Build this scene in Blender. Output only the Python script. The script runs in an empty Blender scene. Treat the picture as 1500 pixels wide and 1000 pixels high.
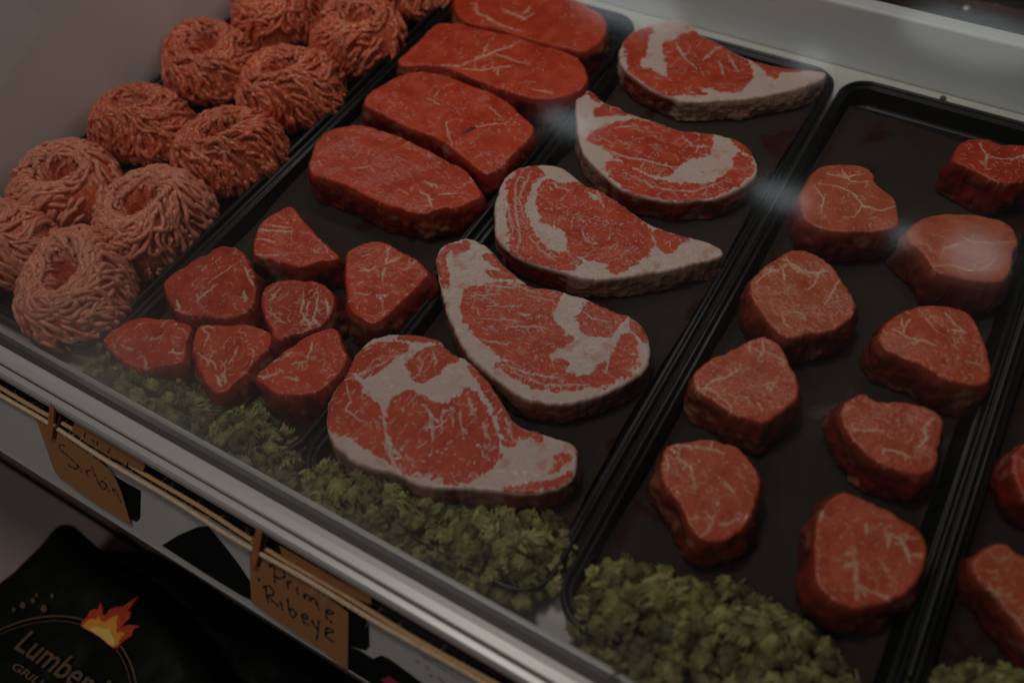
import bpy, math, random
import numpy as np
from mathutils import Vector, Matrix
from mathutils.geometry import delaunay_2d_cdt
from mathutils.kdtree import KDTree

random.seed(7); rng = np.random.RandomState(7)
scene = bpy.context.scene
C = scene.collection

# ------------------------------------------------------------------ camera
R = np.array([[0.86024465, 0.50521447, -0.06882939],      # rows: camera right, down, forward
              [0.37236351, -0.71469812, -0.59207433],
              [-0.34831675, 0.48369922, -0.80293867]])
FPX, CAM_H = 1290.6, 0.68                                  # focal length for a 1500 px wide frame
cam_d = bpy.data.cameras.new('camera'); cam = bpy.data.objects.new('camera', cam_d); C.objects.link(cam)
cam_d.sensor_width = 36.0; cam_d.lens = FPX / 1500 * 36.0
cam_d.clip_start = 0.02; cam_d.clip_end = 60
M = Matrix(((R[0][0], -R[1][0], -R[2][0], 0), (R[0][1], -R[1][1], -R[2][1], 0), (R[0][2], -R[1][2], -R[2][2], CAM_H), (0, 0, 0, 1)))
cam.matrix_world = M
cam_d.dof.use_dof = True; cam_d.dof.focus_distance = 0.85; cam_d.dof.aperture_fstop = 2.5
scene.camera = cam

# ------------------------------------------------------------------ world, lamps, exposure
world = bpy.data.worlds.new('World'); scene.world = world; world.use_nodes = True
world.node_tree.nodes['Background'].inputs[0].default_value = (1.0, 0.95, 0.90, 1)
world.node_tree.nodes['Background'].inputs[1].default_value = 0.012
scene.view_settings.view_transform = 'Standard'
scene.view_settings.look = 'None'
scene.view_settings.exposure = -2.2
scene.view_settings.gamma = 1.0

def area(name, loc, target, sx, sy, power, col):
    l = bpy.data.lights.new(name, 'AREA'); l.shape = 'RECTANGLE'; l.size = sx; l.size_y = sy
    l.energy = power; l.color = col
    o = bpy.data.objects.new(name, l); C.objects.link(o); o.location = loc
    o.rotation_euler = (Vector(target) - Vector(loc)).to_track_quat('-Z', 'Y').to_euler()
    return o
area('case_lamp', (-0.52, 0.80, 0.52), (-0.50, 0.50, 0), 1.30, 0.06, 3.8, (1.0, 0.92, 0.83))
area('shop_lamp', (-0.60, 0.40, 2.3), (-0.35, 0.35, 0), 0.45, 0.32, 36.0, (1.0, 0.93, 0.84))
area('front_fill', (-0.75, -0.95, 1.95), (-0.35, 0.1, 0), 0.4, 0.3, 19.0, (1.0, 0.92, 0.84))  # unseen fill added in front to brighten price rail, tags and bags

# ------------------------------------------------------------------ pixel to place
def ray(x, y):
    return np.array([(x - 750) / FPX, (y - 500) / FPX, 1.0]) @ R
def at(x, y, z):
    w = ray(x, y); t = (z - CAM_H) / w[2]
    return (w[0] * t, w[1] * t)
def onplane(x, y, p, n):
    w = ray(x, y); p = np.array(p); n = np.array(n)
    t = (p - np.array([0, 0, CAM_H])) @ n / (w @ n)
    return w * t + np.array([0, 0, CAM_H])
def cr(ox, oy, s, pts):                                     # crop coordinates to photo pixels
    return [(ox + u / s, oy + v / s) for u, v in pts]

# ------------------------------------------------------------------ noise
_T = np.random.RandomState(3).rand(64, 64, 64).astype(np.float32) * 2 - 1
def vnoise(p):
    i = np.floor(p).astype(int); f = p - i; f = f * f * (3 - 2 * f); i &= 63; j = (i + 1) & 63
    x0, y0, z0 = i[..., 0], i[..., 1], i[..., 2]; x1, y1, z1 = j[..., 0], j[..., 1], j[..., 2]
    fx, fy, fz = f[..., 0], f[..., 1], f[..., 2]
    a = _T[x0, y0, z0] * (1 - fx) + _T[x1, y0, z0] * fx; b = _T[x0, y1, z0] * (1 - fx) + _T[x1, y1, z0] * fx
    c = _T[x0, y0, z1] * (1 - fx) + _T[x1, y0, z1] * fx; d = _T[x0, y1, z1] * (1 - fx) + _T[x1, y1, z1] * fx
    return (a * (1 - fy) + b * fy) * (1 - fz) + (c * (1 - fy) + d * fy) * fz
def fbm(x, y, z=0.0, s=1.0, o=3, seed=0.0):
    p = np.stack(np.broadcast_arrays(np.asarray(x, float) * s, np.asarray(y, float) * s, np.asarray(z, float) * s), -1) + 11.3 + seed * 7.77
    r = 0; a = 1; t = 0
    for k in range(o):
        r = r + a * vnoise(p); t += a; a *= 0.5; p = p * 2.03 + 5.1
    return r / t * 1.6

# ------------------------------------------------------------------ object helpers
def mesh_from(name, V, F, smooth=True, attrs=None):
    V = np.asarray(V, np.float32)
    me = bpy.data.meshes.new(name)
    if isinstance(F, np.ndarray):
        n, k = F.shape
        me.vertices.add(len(V)); me.vertices.foreach_set('co', V.ravel())
        me.loops.add(n * k); me.loops.foreach_set('vertex_index', F.astype(np.int32).ravel())
        me.polygons.add(n); me.polygons.foreach_set('loop_start', np.arange(0, n * k, k, dtype=np.int32))
        me.update(calc_edges=True)
    else:
        me.from_pydata([tuple(map(float, v)) for v in V], [], [tuple(int(i) for i in f) for f in F]); me.update()
    if smooth: me.polygons.foreach_set('use_smooth', np.ones(len(me.polygons), bool))
    if attrs:
        for k, a in attrs.items():
            at_ = me.attributes.new(k, 'FLOAT', 'POINT'); at_.data.foreach_set('value', np.asarray(a, np.float32))
    return me
def link(name, me, mat=None, parent=None, loc=None):
    o = bpy.data.objects.new(name, me); C.objects.link(o)
    if mat is not None and me is not None and not me.materials: me.materials.append(mat)
    if parent is not None: o.parent = parent
    if loc is not None: o.location = loc
    return o
def tag(o, label=None, cat=None, group=None, kind=None):
    if label: o['label'] = label
    if cat: o['category'] = cat
    if group: o['group'] = group
    if kind: o['kind'] = kind
    return o
def empty(name, loc=(0, 0, 0)):
    o = bpy.data.objects.new(name, None); C.objects.link(o); o.location = loc; o.empty_display_size = 0.02; return o
def recentre(V):
    V = np.array(V, float); c = np.array([V[:, 0].mean(), V[:, 1].mean(), V[:, 2].min()])
    return V - c, tuple(c)

class MB:
    def __init__(s): s.V = []; s.F = []
    def add(s, V, F):
        b = len(s.V); s.V += [tuple(map(float, v)) for v in V]; s.F += [tuple(int(i) + b for i in f) for f in F]
    def box(s, a, b):
        x0, y0, z0 = a; x1, y1, z1 = b
        s.add([(x0, y0, z0), (x1, y0, z0), (x1, y1, z0), (x0, y1, z0), (x0, y0, z1), (x1, y0, z1), (x1, y1, z1), (x0, y1, z1)],
              [(0, 3, 2, 1), (4, 5, 6, 7), (0, 1, 5, 4), (1, 2, 6, 5), (2, 3, 7, 6), (3, 0, 4, 7)])
    def slab(s, P, n, t):                                   # polygon P given thickness t along n
        P = [np.array(p) for p in P]; n = np.array(n) * t; k = len(P)
        s.add([p for p in P] + [p + n for p in P], [tuple(range(k))[::-1], tuple(range(k, 2 * k))] + [(i, (i + 1) % k, k + (i + 1) % k, k + i) for i in range(k)])
    def tube(s, P, r, k=8):
        P = np.array(P, float); T = np.gradient(P, axis=0); T /= np.linalg.norm(T, axis=1)[:, None] + 1e-12
        r = np.broadcast_to(r, (len(P),)); up = np.array([0, 0, 1.0]) if abs(T[0][2]) < .9 else np.array([1.0, 0, 0])
        V = []
        for i in range(len(P)):
            a = np.cross(T[i], up); a /= np.linalg.norm(a) + 1e-9; b = np.cross(a, T[i])
            for j in range(k):
                q = 2 * math.pi * j / k; V.append(P[i] + r[i] * (a * math.cos(q) + b * math.sin(q)))
        F = [(i * k + j, i * k + (j + 1) % k, (i + 1) * k + (j + 1) % k, (i + 1) * k + j) for i in range(len(P) - 1) for j in range(k)]
        F += [tuple(range(k))[::-1], tuple(range((len(P) - 1) * k, len(P) * k))]
        s.add(V, F)
    def obj(s, name, mat, parent=None, smooth=False, bevel=0.0):
        V, c = (np.array(s.V), (0, 0, 0)) if parent is not None else recentre(s.V)
        if parent is not None:
            V = V - np.array(parent.location)
        o = link(name, mesh_from(name, V, s.F, smooth), mat, parent, None if parent is not None else c)
        if bevel:
            m = o.modifiers.new('bevel', 'BEVEL'); m.width = bevel; m.segments = 2; m.limit_method = 'ANGLE'
        return o

# ------------------------------------------------------------------ materials
def newmat(name):
    m = bpy.data.materials.new(name); m.use_nodes = True; nt = m.node_tree; nt.nodes.clear()
    out = nt.nodes.new('ShaderNodeOutputMaterial'); b = nt.nodes.new('ShaderNodeBsdfPrincipled')
    nt.links.new(b.outputs[0], out.inputs[0]); return m, nt, b
def N(nt, t, **k):
    n = nt.nodes.new(t)
    for a, v in k.items():
        if a in n.bl_rna.properties.keys(): setattr(n, a, v)
        else: n.inputs[a.replace('_', ' ')].default_value = v
    return n
def simple(name, col, rough=.5, metal=0.0, spec=.5, nscale=60, var=.12, bump=.1, bscale=None, coat=0, stretch=(1, 1, 1), bdist=.0005):
    m, nt, b = newmat(name)
    tc = N(nt, 'ShaderNodeTexCoord'); mp = N(nt, 'ShaderNodeMapping'); mp.inputs['Scale'].default_value = stretch
    nt.links.new(tc.outputs['Object'], mp.inputs[0])
    n1 = N(nt, 'ShaderNodeTexNoise'); n1.inputs['Scale'].default_value = nscale; n1.inputs['Detail'].default_value = 5
    nt.links.new(mp.outputs[0], n1.inputs[0])
    mx = N(nt, 'ShaderNodeMix', data_type='RGBA')
    mx.inputs[6].default_value = tuple(c * (1 - var) for c in col) + (1,); mx.inputs[7].default_value = tuple(min(1, c * (1 + var)) for c in col) + (1,)
    nt.links.new(n1.outputs[0], mx.inputs[0]); nt.links.new(mx.outputs[2], b.inputs['Base Color'])
    mr = N(nt, 'ShaderNodeMapRange'); mr.inputs[3].default_value = max(.02, rough - .12); mr.inputs[4].default_value = min(1, rough + .12)
    nt.links.new(n1.outputs[0], mr.inputs[0]); nt.links.new(mr.outputs[0], b.inputs['Roughness'])
    b.inputs['Metallic'].default_value = metal; b.inputs['Specular IOR Level'].default_value = spec; b.inputs['Coat Weight'].default_value = coat
    if bump:
        n2 = N(nt, 'ShaderNodeTexNoise'); n2.inputs['Scale'].default_value = bscale or nscale * 6; n2.inputs['Detail'].default_value = 4
        nt.links.new(mp.outputs[0], n2.inputs[0]); bp = N(nt, 'ShaderNodeBump'); bp.inputs['Strength'].default_value = bump; bp.inputs['Distance'].default_value = bdist
        nt.links.new(n2.outputs[0], bp.inputs['Height']); nt.links.new(bp.outputs[0], b.inputs['Normal'])
    return m

def meat_mat(name, lean, dark, fatc, rough=.42):
    m, nt, b = newmat(name); L = nt.links.new
    tc = N(nt, 'ShaderNodeTexCoord')
    geo = tc.outputs['Object']
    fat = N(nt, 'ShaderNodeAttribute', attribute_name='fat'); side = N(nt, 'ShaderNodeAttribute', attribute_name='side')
    n1 = N(nt, 'ShaderNodeTexNoise'); n1.inputs['Scale'].default_value = 45; n1.inputs['Detail'].default_value = 6; L(geo, n1.inputs[0])
    n2 = N(nt, 'ShaderNodeTexNoise'); n2.inputs['Scale'].default_value = 520; n2.inputs['Detail'].default_value = 4; n2.inputs['Roughness'].default_value = .65; L(geo, n2.inputs[0])
    a = N(nt, 'ShaderNodeMix', data_type='RGBA'); a.inputs[6].default_value = (*dark, 1); a.inputs[7].default_value = (*lean, 1)
    r1 = N(nt, 'ShaderNodeMapRange'); r1.inputs[1].default_value = .32; r1.inputs[2].default_value = .60; L(n1.outputs[0], r1.inputs[0]); L(r1.outputs[0], a.inputs[0])
    # fine grain of muscle fibre
    g = N(nt, 'ShaderNodeMix', data_type='RGBA', blend_type='MULTIPLY'); g.inputs[0].default_value = 1
    cr_ = N(nt, 'ShaderNodeMapRange'); cr_.inputs[1].default_value = .35; cr_.inputs[2].default_value = .65; cr_.inputs[3].default_value = .80; cr_.inputs[4].default_value = 1.08
    L(n2.outputs[0], cr_.inputs[0]); L(a.outputs[2], g.inputs[6]); L(cr_.outputs[0], g.inputs[7])
    # cut's side is deeper red with shade painted in, and tan membrane
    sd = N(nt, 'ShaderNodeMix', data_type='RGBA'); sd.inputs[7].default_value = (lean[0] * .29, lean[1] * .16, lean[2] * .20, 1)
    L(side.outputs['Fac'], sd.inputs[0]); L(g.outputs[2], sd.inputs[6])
    fc = N(nt, 'ShaderNodeMix', data_type='RGBA'); fc.inputs[6].default_value = (*fatc, 1); fc.inputs[7].default_value = (fatc[0] * .94, fatc[1] * .78, fatc[2] * .74, 1)
    L(n1.outputs[0], fc.inputs[0])
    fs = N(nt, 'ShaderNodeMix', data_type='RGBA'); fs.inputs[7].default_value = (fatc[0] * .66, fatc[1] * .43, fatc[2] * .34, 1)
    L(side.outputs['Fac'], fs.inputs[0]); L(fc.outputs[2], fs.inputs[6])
    mx = N(nt, 'ShaderNodeMix', data_type='RGBA'); L(fat.outputs['Fac'], mx.inputs[0]); L(sd.outputs[2], mx.inputs[6]); L(fs.outputs[2], mx.inputs[7])
    L(mx.outputs[2], b.inputs['Base Color'])
    rr = N(nt, 'ShaderNodeMapRange'); rr.inputs[1].default_value = .3; rr.inputs[2].default_value = .7; rr.inputs[3].default_value = rough - .1; rr.inputs[4].default_value = rough + .18
    L(n1.outputs[0], rr.inputs[0]); L(rr.outputs[0], b.inputs['Roughness'])
    b.inputs['Subsurface Weight'].default_value = .22; b.inputs['Subsurface Radius'].default_value = (1, .35, .2); b.inputs['Subsurface Scale'].default_value = .0022
    b.inputs['Specular IOR Level'].default_value = .30; b.inputs['Coat Weight'].default_value = .30; b.inputs['Coat Roughness'].default_value = .16
    bp = N(nt, 'ShaderNodeBump'); bp.inputs['Strength'].default_value = .45; bp.inputs['Distance'].default_value = .0006
    L(n2.outputs[0], bp.inputs['Height']); L(bp.outputs[0], b.inputs['Normal'])
    return m

MAT = {}
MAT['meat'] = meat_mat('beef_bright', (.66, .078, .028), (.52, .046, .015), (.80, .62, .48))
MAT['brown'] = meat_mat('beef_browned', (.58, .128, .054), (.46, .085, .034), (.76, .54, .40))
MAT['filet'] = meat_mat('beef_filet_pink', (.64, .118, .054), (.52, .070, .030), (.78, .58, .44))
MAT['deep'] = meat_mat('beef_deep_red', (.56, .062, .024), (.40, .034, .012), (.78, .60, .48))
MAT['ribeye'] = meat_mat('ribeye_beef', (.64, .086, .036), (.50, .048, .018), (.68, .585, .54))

def mince_mat(name='minced_beef', pale=0.0):
    m, nt, b = newmat(name); L = nt.links.new
    tc = N(nt, 'ShaderNodeTexCoord'); n1 = N(nt, 'ShaderNodeTexNoise'); n1.inputs['Scale'].default_value = 330; n1.inputs['Detail'].default_value = 3
    L(tc.outputs['Object'], n1.inputs[0])
    n0 = N(nt, 'ShaderNodeTexNoise'); n0.inputs['Scale'].default_value = 22; L(tc.outputs['Object'], n0.inputs[0])
    r = N(nt, 'ShaderNodeValToRGB'); e = r.color_ramp.elements
    e[0].position = .33; e[0].color = (.62, .080, .036, 1); e[1].position = .50; e[1].color = (.80, .175, .085, 1)
    x = e.new(.62); x.color = (.85, .33, .19, 1); x = e.new(.70); x.color = (.84, .58, .44, 1)
    L(n1.outputs[0], r.inputs[0])
    mx = N(nt, 'ShaderNodeMix', data_type='RGBA', blend_type='MULTIPLY'); mx.inputs[0].default_value = 1
    mr = N(nt, 'ShaderNodeMapRange'); mr.inputs[1].default_value = .3; mr.inputs[2].default_value = .7; mr.inputs[3].default_value = .78; mr.inputs[4].default_value = 1.12
    L(n0.outputs[0], mr.inputs[0]); L(r.outputs[0], mx.inputs[6]); L(mr.outputs[0], mx.inputs[7])
    pk = N(nt, 'ShaderNodeMix', data_type='RGBA'); pk.inputs[0].default_value = pale; pk.inputs[7].default_value = (.92, .50, .38, 1); L(mx.outputs[2], pk.inputs[6]); L(pk.outputs[2], b.inputs['Base Color'])
    b.inputs['Roughness'].default_value = .36; b.inputs['Specular IOR Level'].default_value = .5
    b.inputs['Subsurface Weight'].default_value = .2; b.inputs['Subsurface Radius'].default_value = (1, .35, .2); b.inputs['Subsurface Scale'].default_value = .0015
    bp = N(nt, 'ShaderNodeBump'); bp.inputs['Strength'].default_value = .5; bp.inputs['Distance'].default_value = .0006; L(n1.outputs[0], bp.inputs['Height']); L(bp.outputs[0], b.inputs['Normal'])
    return m
MAT['mince'] = mince_mat()
MAT['deep_core'] = simple('minced_beef_heart', (.40, .050, .024), .5, nscale=300, var=.3, bump=.6, bscale=500, bdist=.001)
MAT['mince_pale'] = mince_mat('minced_beef_pale', .34)

def kale_mat(name, a, c):
    m, nt, b = newmat(name); L = nt.links.new
    out = [n for n in nt.nodes if n.type == 'OUTPUT_MATERIAL'][0]
    tc = N(nt, 'ShaderNodeTexCoord'); n1 = N(nt, 'ShaderNodeTexNoise'); n1.inputs['Scale'].default_value = 110; n1.inputs['Detail'].default_value = 4; L(tc.outputs['Object'], n1.inputs[0])
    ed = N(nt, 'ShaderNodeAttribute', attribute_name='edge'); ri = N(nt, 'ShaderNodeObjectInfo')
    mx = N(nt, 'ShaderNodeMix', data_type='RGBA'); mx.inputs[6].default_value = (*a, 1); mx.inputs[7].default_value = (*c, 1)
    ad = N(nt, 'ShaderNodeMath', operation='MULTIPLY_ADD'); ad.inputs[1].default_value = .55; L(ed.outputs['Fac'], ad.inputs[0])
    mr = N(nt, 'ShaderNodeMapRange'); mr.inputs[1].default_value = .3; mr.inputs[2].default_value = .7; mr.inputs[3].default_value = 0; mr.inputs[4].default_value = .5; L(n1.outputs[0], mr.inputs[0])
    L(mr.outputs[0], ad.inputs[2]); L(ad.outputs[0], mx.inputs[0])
    h = N(nt, 'ShaderNodeMix', data_type='RGBA', blend_type='MULTIPLY'); h.inputs[0].default_value = 1
    m2 = N(nt, 'ShaderNodeMapRange'); m2.inputs[3].default_value = .28; m2.inputs[4].default_value = 1.22; L(ri.outputs['Random'], m2.inputs[0]); L(m2.outputs[0], h.inputs[7]); L(mx.outputs[2], h.inputs[6])
    L(h.outputs[2], b.inputs['Base Color']); b.inputs['Roughness'].default_value = .5
    bp = N(nt, 'ShaderNodeBump'); bp.inputs['Strength'].default_value = .4; bp.inputs['Distance'].default_value = .0005; L(n1.outputs[0], bp.inputs['Height']); L(bp.outputs[0], b.inputs['Normal'])
    tr = N(nt, 'ShaderNodeBsdfTranslucent'); L(h.outputs[2], tr.inputs[0]); ms = N(nt, 'ShaderNodeMixShader'); ms.inputs[0].default_value = .25
    L(b.outputs[0], ms.inputs[1]); L(tr.outputs[0], ms.inputs[2]); L(ms.outputs[0], out.inputs[0])
    return m
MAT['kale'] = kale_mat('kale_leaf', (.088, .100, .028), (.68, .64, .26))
MAT['stem'] = simple('kale_stem', (.34, .38, .18), .5)

MAT['tray'] = simple('black_tray_plastic', (.007, .008, .008), .30, spec=.38, nscale=30, var=.3, bump=.06, bscale=300)
def paper_mat():
    m = simple('butcher_paper', (.036, .027, .021), .68, spec=.18, nscale=9, var=.30, bump=.5, bscale=22, bdist=.004); nt = m.node_tree; L = nt.links.new
    b = [n for n in nt.nodes if n.type == 'BSDF_PRINCIPLED'][0]; tc = [n for n in nt.nodes if n.type == 'TEX_COORD'][0]
    n = N(nt, 'ShaderNodeTexNoise'); n.inputs['Scale'].default_value = 13; n.inputs['Detail'].default_value = 7; n.inputs['Roughness'].default_value = .62; n.inputs['Distortion'].default_value = .8; L(tc.outputs['Object'], n.inputs[0])
    k = N(nt, 'ShaderNodeMapRange'); k.inputs[1].default_value = .56; k.inputs[2].default_value = .64; L(n.outputs[0], k.inputs[0])
    old = b.inputs['Base Color'].links[0].from_socket; mx = N(nt, 'ShaderNodeMix', data_type='RGBA'); mx.inputs[7].default_value = (.040, .012, .008, 1)
    L(k.outputs[0], mx.inputs[0]); L(old, mx.inputs[6]); L(mx.outputs[2], b.inputs['Base Color'])
    old = b.inputs['Roughness'].links[0].from_socket; mf = N(nt, 'ShaderNodeMix'); mf.inputs[3].default_value = .28; L(k.outputs[0], mf.inputs[0]); L(old, mf.inputs[2]); L(mf.outputs[0], b.inputs['Roughness'])
    return m
MAT['paper'] = paper_mat()
MAT['white'] = simple('white_enamel', (.76, .80, .80), .35, nscale=5, var=.05, bump=.03)
MAT['end_wall'] = simple('white_end_panel', (.80, .90, .94), .5, nscale=4, var=.06, bump=.03)
MAT['deck'] = simple('deck_enamel', (.62, .62, .58), .4, nscale=12, var=.12, bump=.05)
MAT['steel'] = simple('brushed_steel', (.62, .62, .61), .42, metal=.35, nscale=40, var=.12, bump=.15, bscale=600, stretch=(.02, 1, 1), bdist=.0002)
MAT['gasket'] = simple('grey_gasket', (.075, .066, .058), .45, nscale=30, var=.15, bump=.1, stretch=(.05, 1, 1))
MAT['black'] = simple('black_plastic', (.006, .006, .006), .5, spec=.2, nscale=50, var=.3, bump=.1)
MAT['bag'] = simple('black_bag_film', (.006, .007, .006), .50, spec=.12, nscale=14, var=.4, bump=.35, bscale=22, bdist=.006)
MAT['kraft'] = simple('kraft_card', (.31, .135, .048), .75, nscale=160, var=.16, bump=.3, bscale=900)
MAT['ink'] = simple('black_marker_ink', (.012, .010, .010), .5, nscale=300, var=.3, bump=0)
MAT['twine'] = simple('jute_twine', (.62, .37, .19), .85, nscale=500, var=.35, bump=.6, bscale=1500)
MAT['twine_pale'] = simple('pale_jute_twine', (.74, .55, .38), .85, nscale=500, var=.35, bump=.6, bscale=1500)
MAT['wood'] = simple('clothespin_wood', (.36, .13, .04), .6, nscale=90, var=.25, bump=.25, stretch=(1, 1, .15))
MAT['plate'] = simple('price_rail_plastic', (.42, .41, .40), .35, nscale=8, var=.08, bump=.04)
MAT['grey'] = simple('grey_shelf', (.36, .285, .26), .55, nscale=8, var=.15, bump=.1)
MAT['dark'] = simple('dark_wood_track', (.035, .020, .013), .3, nscale=20, var=.3, bump=.1, stretch=(.05, 1, 1))
MAT['rust'] = simple('brown_line', (.10, .035, .02), .6, nscale=200, var=.4, bump=.2)
MAT['gold'] = simple('label_tan_print', (.13, .07, .035), .5, nscale=120, var=.25, bump=0)
MAT['magenta'] = simple('magenta_print', (.30, .02, .08), .5, nscale=100, var=.1, bump=0)
MAT['pale'] = simple('pale_print', (.34, .28, .24), .5, nscale=400, var=.4, bump=0)
def flame_mat():
    m, nt, b = newmat('printed_flame'); L = nt.links.new
    a = N(nt, 'ShaderNodeAttribute', attribute_name='heat'); r = N(nt, 'ShaderNodeValToRGB'); e = r.color_ramp.elements
    e[0].position = 0; e[0].color = (.55, .04, .006, 1); e[1].position = 1; e[1].color = (1.0, .66, .20, 1); x = e.new(.5); x.color = (.90, .30, .02, 1)
    tc = N(nt, 'ShaderNodeTexCoord'); n1 = N(nt, 'ShaderNodeTexNoise'); n1.inputs['Scale'].default_value = 120; L(tc.outputs['Object'], n1.inputs[0])
    ad = N(nt, 'ShaderNodeMath', operation='MULTIPLY_ADD'); ad.inputs[1].default_value = .5; ad.inputs[2].default_value = -.25; L(n1.outputs[0], ad.inputs[0])
    s = N(nt, 'ShaderNodeMath', operation='ADD'); L(ad.outputs[0], s.inputs[0]); L(a.outputs['Fac'], s.inputs[1]); L(s.outputs[0], r.inputs[0]); L(r.outputs[0], b.inputs['Base Color'])
    b.inputs['Roughness'].default_value = .5; return m
MAT['flame'] = flame_mat()
def bulb_mat():
    m, nt, b = newmat('lit_bulb'); b.inputs['Base Color'].default_value = (.8, .8, .8, 1)
    b.inputs['Emission Color'].default_value = (.85, .95, 1.0, 1); b.inputs['Emission Strength'].default_value = 7.0
    return m
MAT['bulb'] = bulb_mat()
def glass_mat():
    m = bpy.data.materials.new('case_glass'); m.use_nodes = True; nt = m.node_tree; nt.nodes.clear(); L = nt.links.new
    out = nt.nodes.new('ShaderNodeOutputMaterial')
    t = N(nt, 'ShaderNodeBsdfTransparent'); t.inputs[0].default_value = (.965, .975, .965, 1)
    g = N(nt, 'ShaderNodeBsdfGlossy'); g.inputs['Roughness'].default_value = .075
    lw = N(nt, 'ShaderNodeLayerWeight'); lw.inputs[0].default_value = .5           # Schlick reflectance of a thin pane, the same from both sides
    pw = N(nt, 'ShaderNodeMath', operation='POWER'); pw.inputs[1].default_value = 5; L(lw.outputs['Facing'], pw.inputs[0])
    fr = N(nt, 'ShaderNodeMath', operation='MULTIPLY_ADD'); fr.inputs[1].default_value = .92; fr.inputs[2].default_value = .075; L(pw.outputs[0], fr.inputs[0])
    mx = N(nt, 'ShaderNodeMixShader'); L(fr.outputs[0], mx.inputs[0]); L(t.outputs[0], mx.inputs[1]); L(g.outputs[0], mx.inputs[2])
    # reflected glare painted as a milky film low on the pane, denser at left
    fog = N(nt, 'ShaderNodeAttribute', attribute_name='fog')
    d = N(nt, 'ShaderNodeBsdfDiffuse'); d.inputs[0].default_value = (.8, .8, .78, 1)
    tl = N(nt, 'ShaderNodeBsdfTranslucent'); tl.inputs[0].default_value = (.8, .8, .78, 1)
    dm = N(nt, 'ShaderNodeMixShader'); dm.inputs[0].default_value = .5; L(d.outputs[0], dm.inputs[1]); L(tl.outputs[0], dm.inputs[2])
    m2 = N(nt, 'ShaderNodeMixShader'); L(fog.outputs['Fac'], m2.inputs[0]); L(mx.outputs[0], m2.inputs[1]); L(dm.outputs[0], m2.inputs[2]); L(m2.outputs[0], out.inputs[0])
    return m
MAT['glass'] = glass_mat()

# ------------------------------------------------------------------ the case
XL, XR = -1.35, 0.75
b = MB(); b.box((XL, .150, -.03), (XR, .975, -.004)); tag(b.obj('case_deck', MAT['deck']), kind='structure')
b = MB(); b.box((XL, .950, -.004), (XR, .972, .077)); o = b.obj('back_wall', MAT['white'], bevel=.003); tag(o, kind='structure')
b = MB(); b.box((-.930, .185, -.004), (-.894, .948, .34)); o = b.obj('end_wall', MAT['end_wall'], bevel=.004); tag(o, kind='structure')
# dark sliding door track behind the back wall
e = empty('door_track', (.3, 1.1, 0)); tag(e, 'dark brown sliding door track behind the white back wall', 'track')
b = MB(); b.box((XL, .974, .0), (XR, 1.25, .056)); b.obj('track_bed', MAT['dark'], e)
for k, (y, z) in enumerate(((.995, .066), (1.03, .068), (1.075, .070))):
    b = MB(); b.box((XL, y, .0565), (XR, y + .006, z - .004)); b.obj('runner', MAT['dark'] if k % 2 == 0 else MAT['rust'], e)
for (x, y) in ((1459, 11), (1416, 12)):
    p = at(x, y, .060); b = MB(); b.tube([(p[0], p[1], .0565), (p[0], p[1], .0615)], .004, 12); b.obj('bolt', MAT['steel'], e, True)
p = at(1381, 145, -.003); b = MB(); b.tube([(p[0], p[1], -.0035), (p[0], p[1], -.001), (p[0], p[1], -.0005)], [.0035, .0035, .002], 12)
tag(b.obj('deck_screw', MAT['gasket'], None, True), 'small dark screw head in the white deck behind the filet tray', 'screw')

# ------------------------------------------------------------------ trays
def rrect(x0, y0, x1, y1, r, n=10):
    P = []
    for cx, cy, a in ((x1 - r, y0 + r, -90), (x1 - r, y1 - r, 0), (x0 + r, y1 - r, 90), (x0 + r, y0 + r, 180)):
        for k in range(n + 1):
            t = math.radians(a + 90 * k / n); P.append((cx + r * math.cos(t), cy + r * math.sin(t)))
    return P
PROFILE = [(.0006, .012), (0, .020), (.0006, .0252), (.0020, .0268), (.0038, .0268), (.0052, .0250), (.0060, .0226), (.0078, .0222), (.0092, .0226), (.0100, .0212), (.0140, .0045), (.0160, .0016), (.0200, .0008)]
def tray(x0, x1, y0, y1, label):
    V = []; F = []; n = 0
    for ins, z in PROFILE:
        L_ = rrect(x0 + ins, y0 + ins, x1 - ins, y1 - ins, max(.034 - ins, .008)); n = len(L_)
        V += [(x, y, z) for x, y in L_]
    for i in range(len(PROFILE) - 1):
        for j in range(n):
            F.append((i * n + j, i * n + (j + 1) % n, (i + 1) * n + (j + 1) % n, (i + 1) * n + j))
    F.append(tuple(range((len(PROFILE) - 1) * n, len(PROFILE) * n)))
    V, c = recentre(V); o = link('display_tray', mesh_from('display_tray', V, F, True), MAT['tray'], None, c)
    m = o.modifiers.new('solid', 'SOLIDIFY'); m.thickness = .0010; m.offset = -1
    return tag(o, label, 'tray', 'black display trays side by side in the case')
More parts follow.
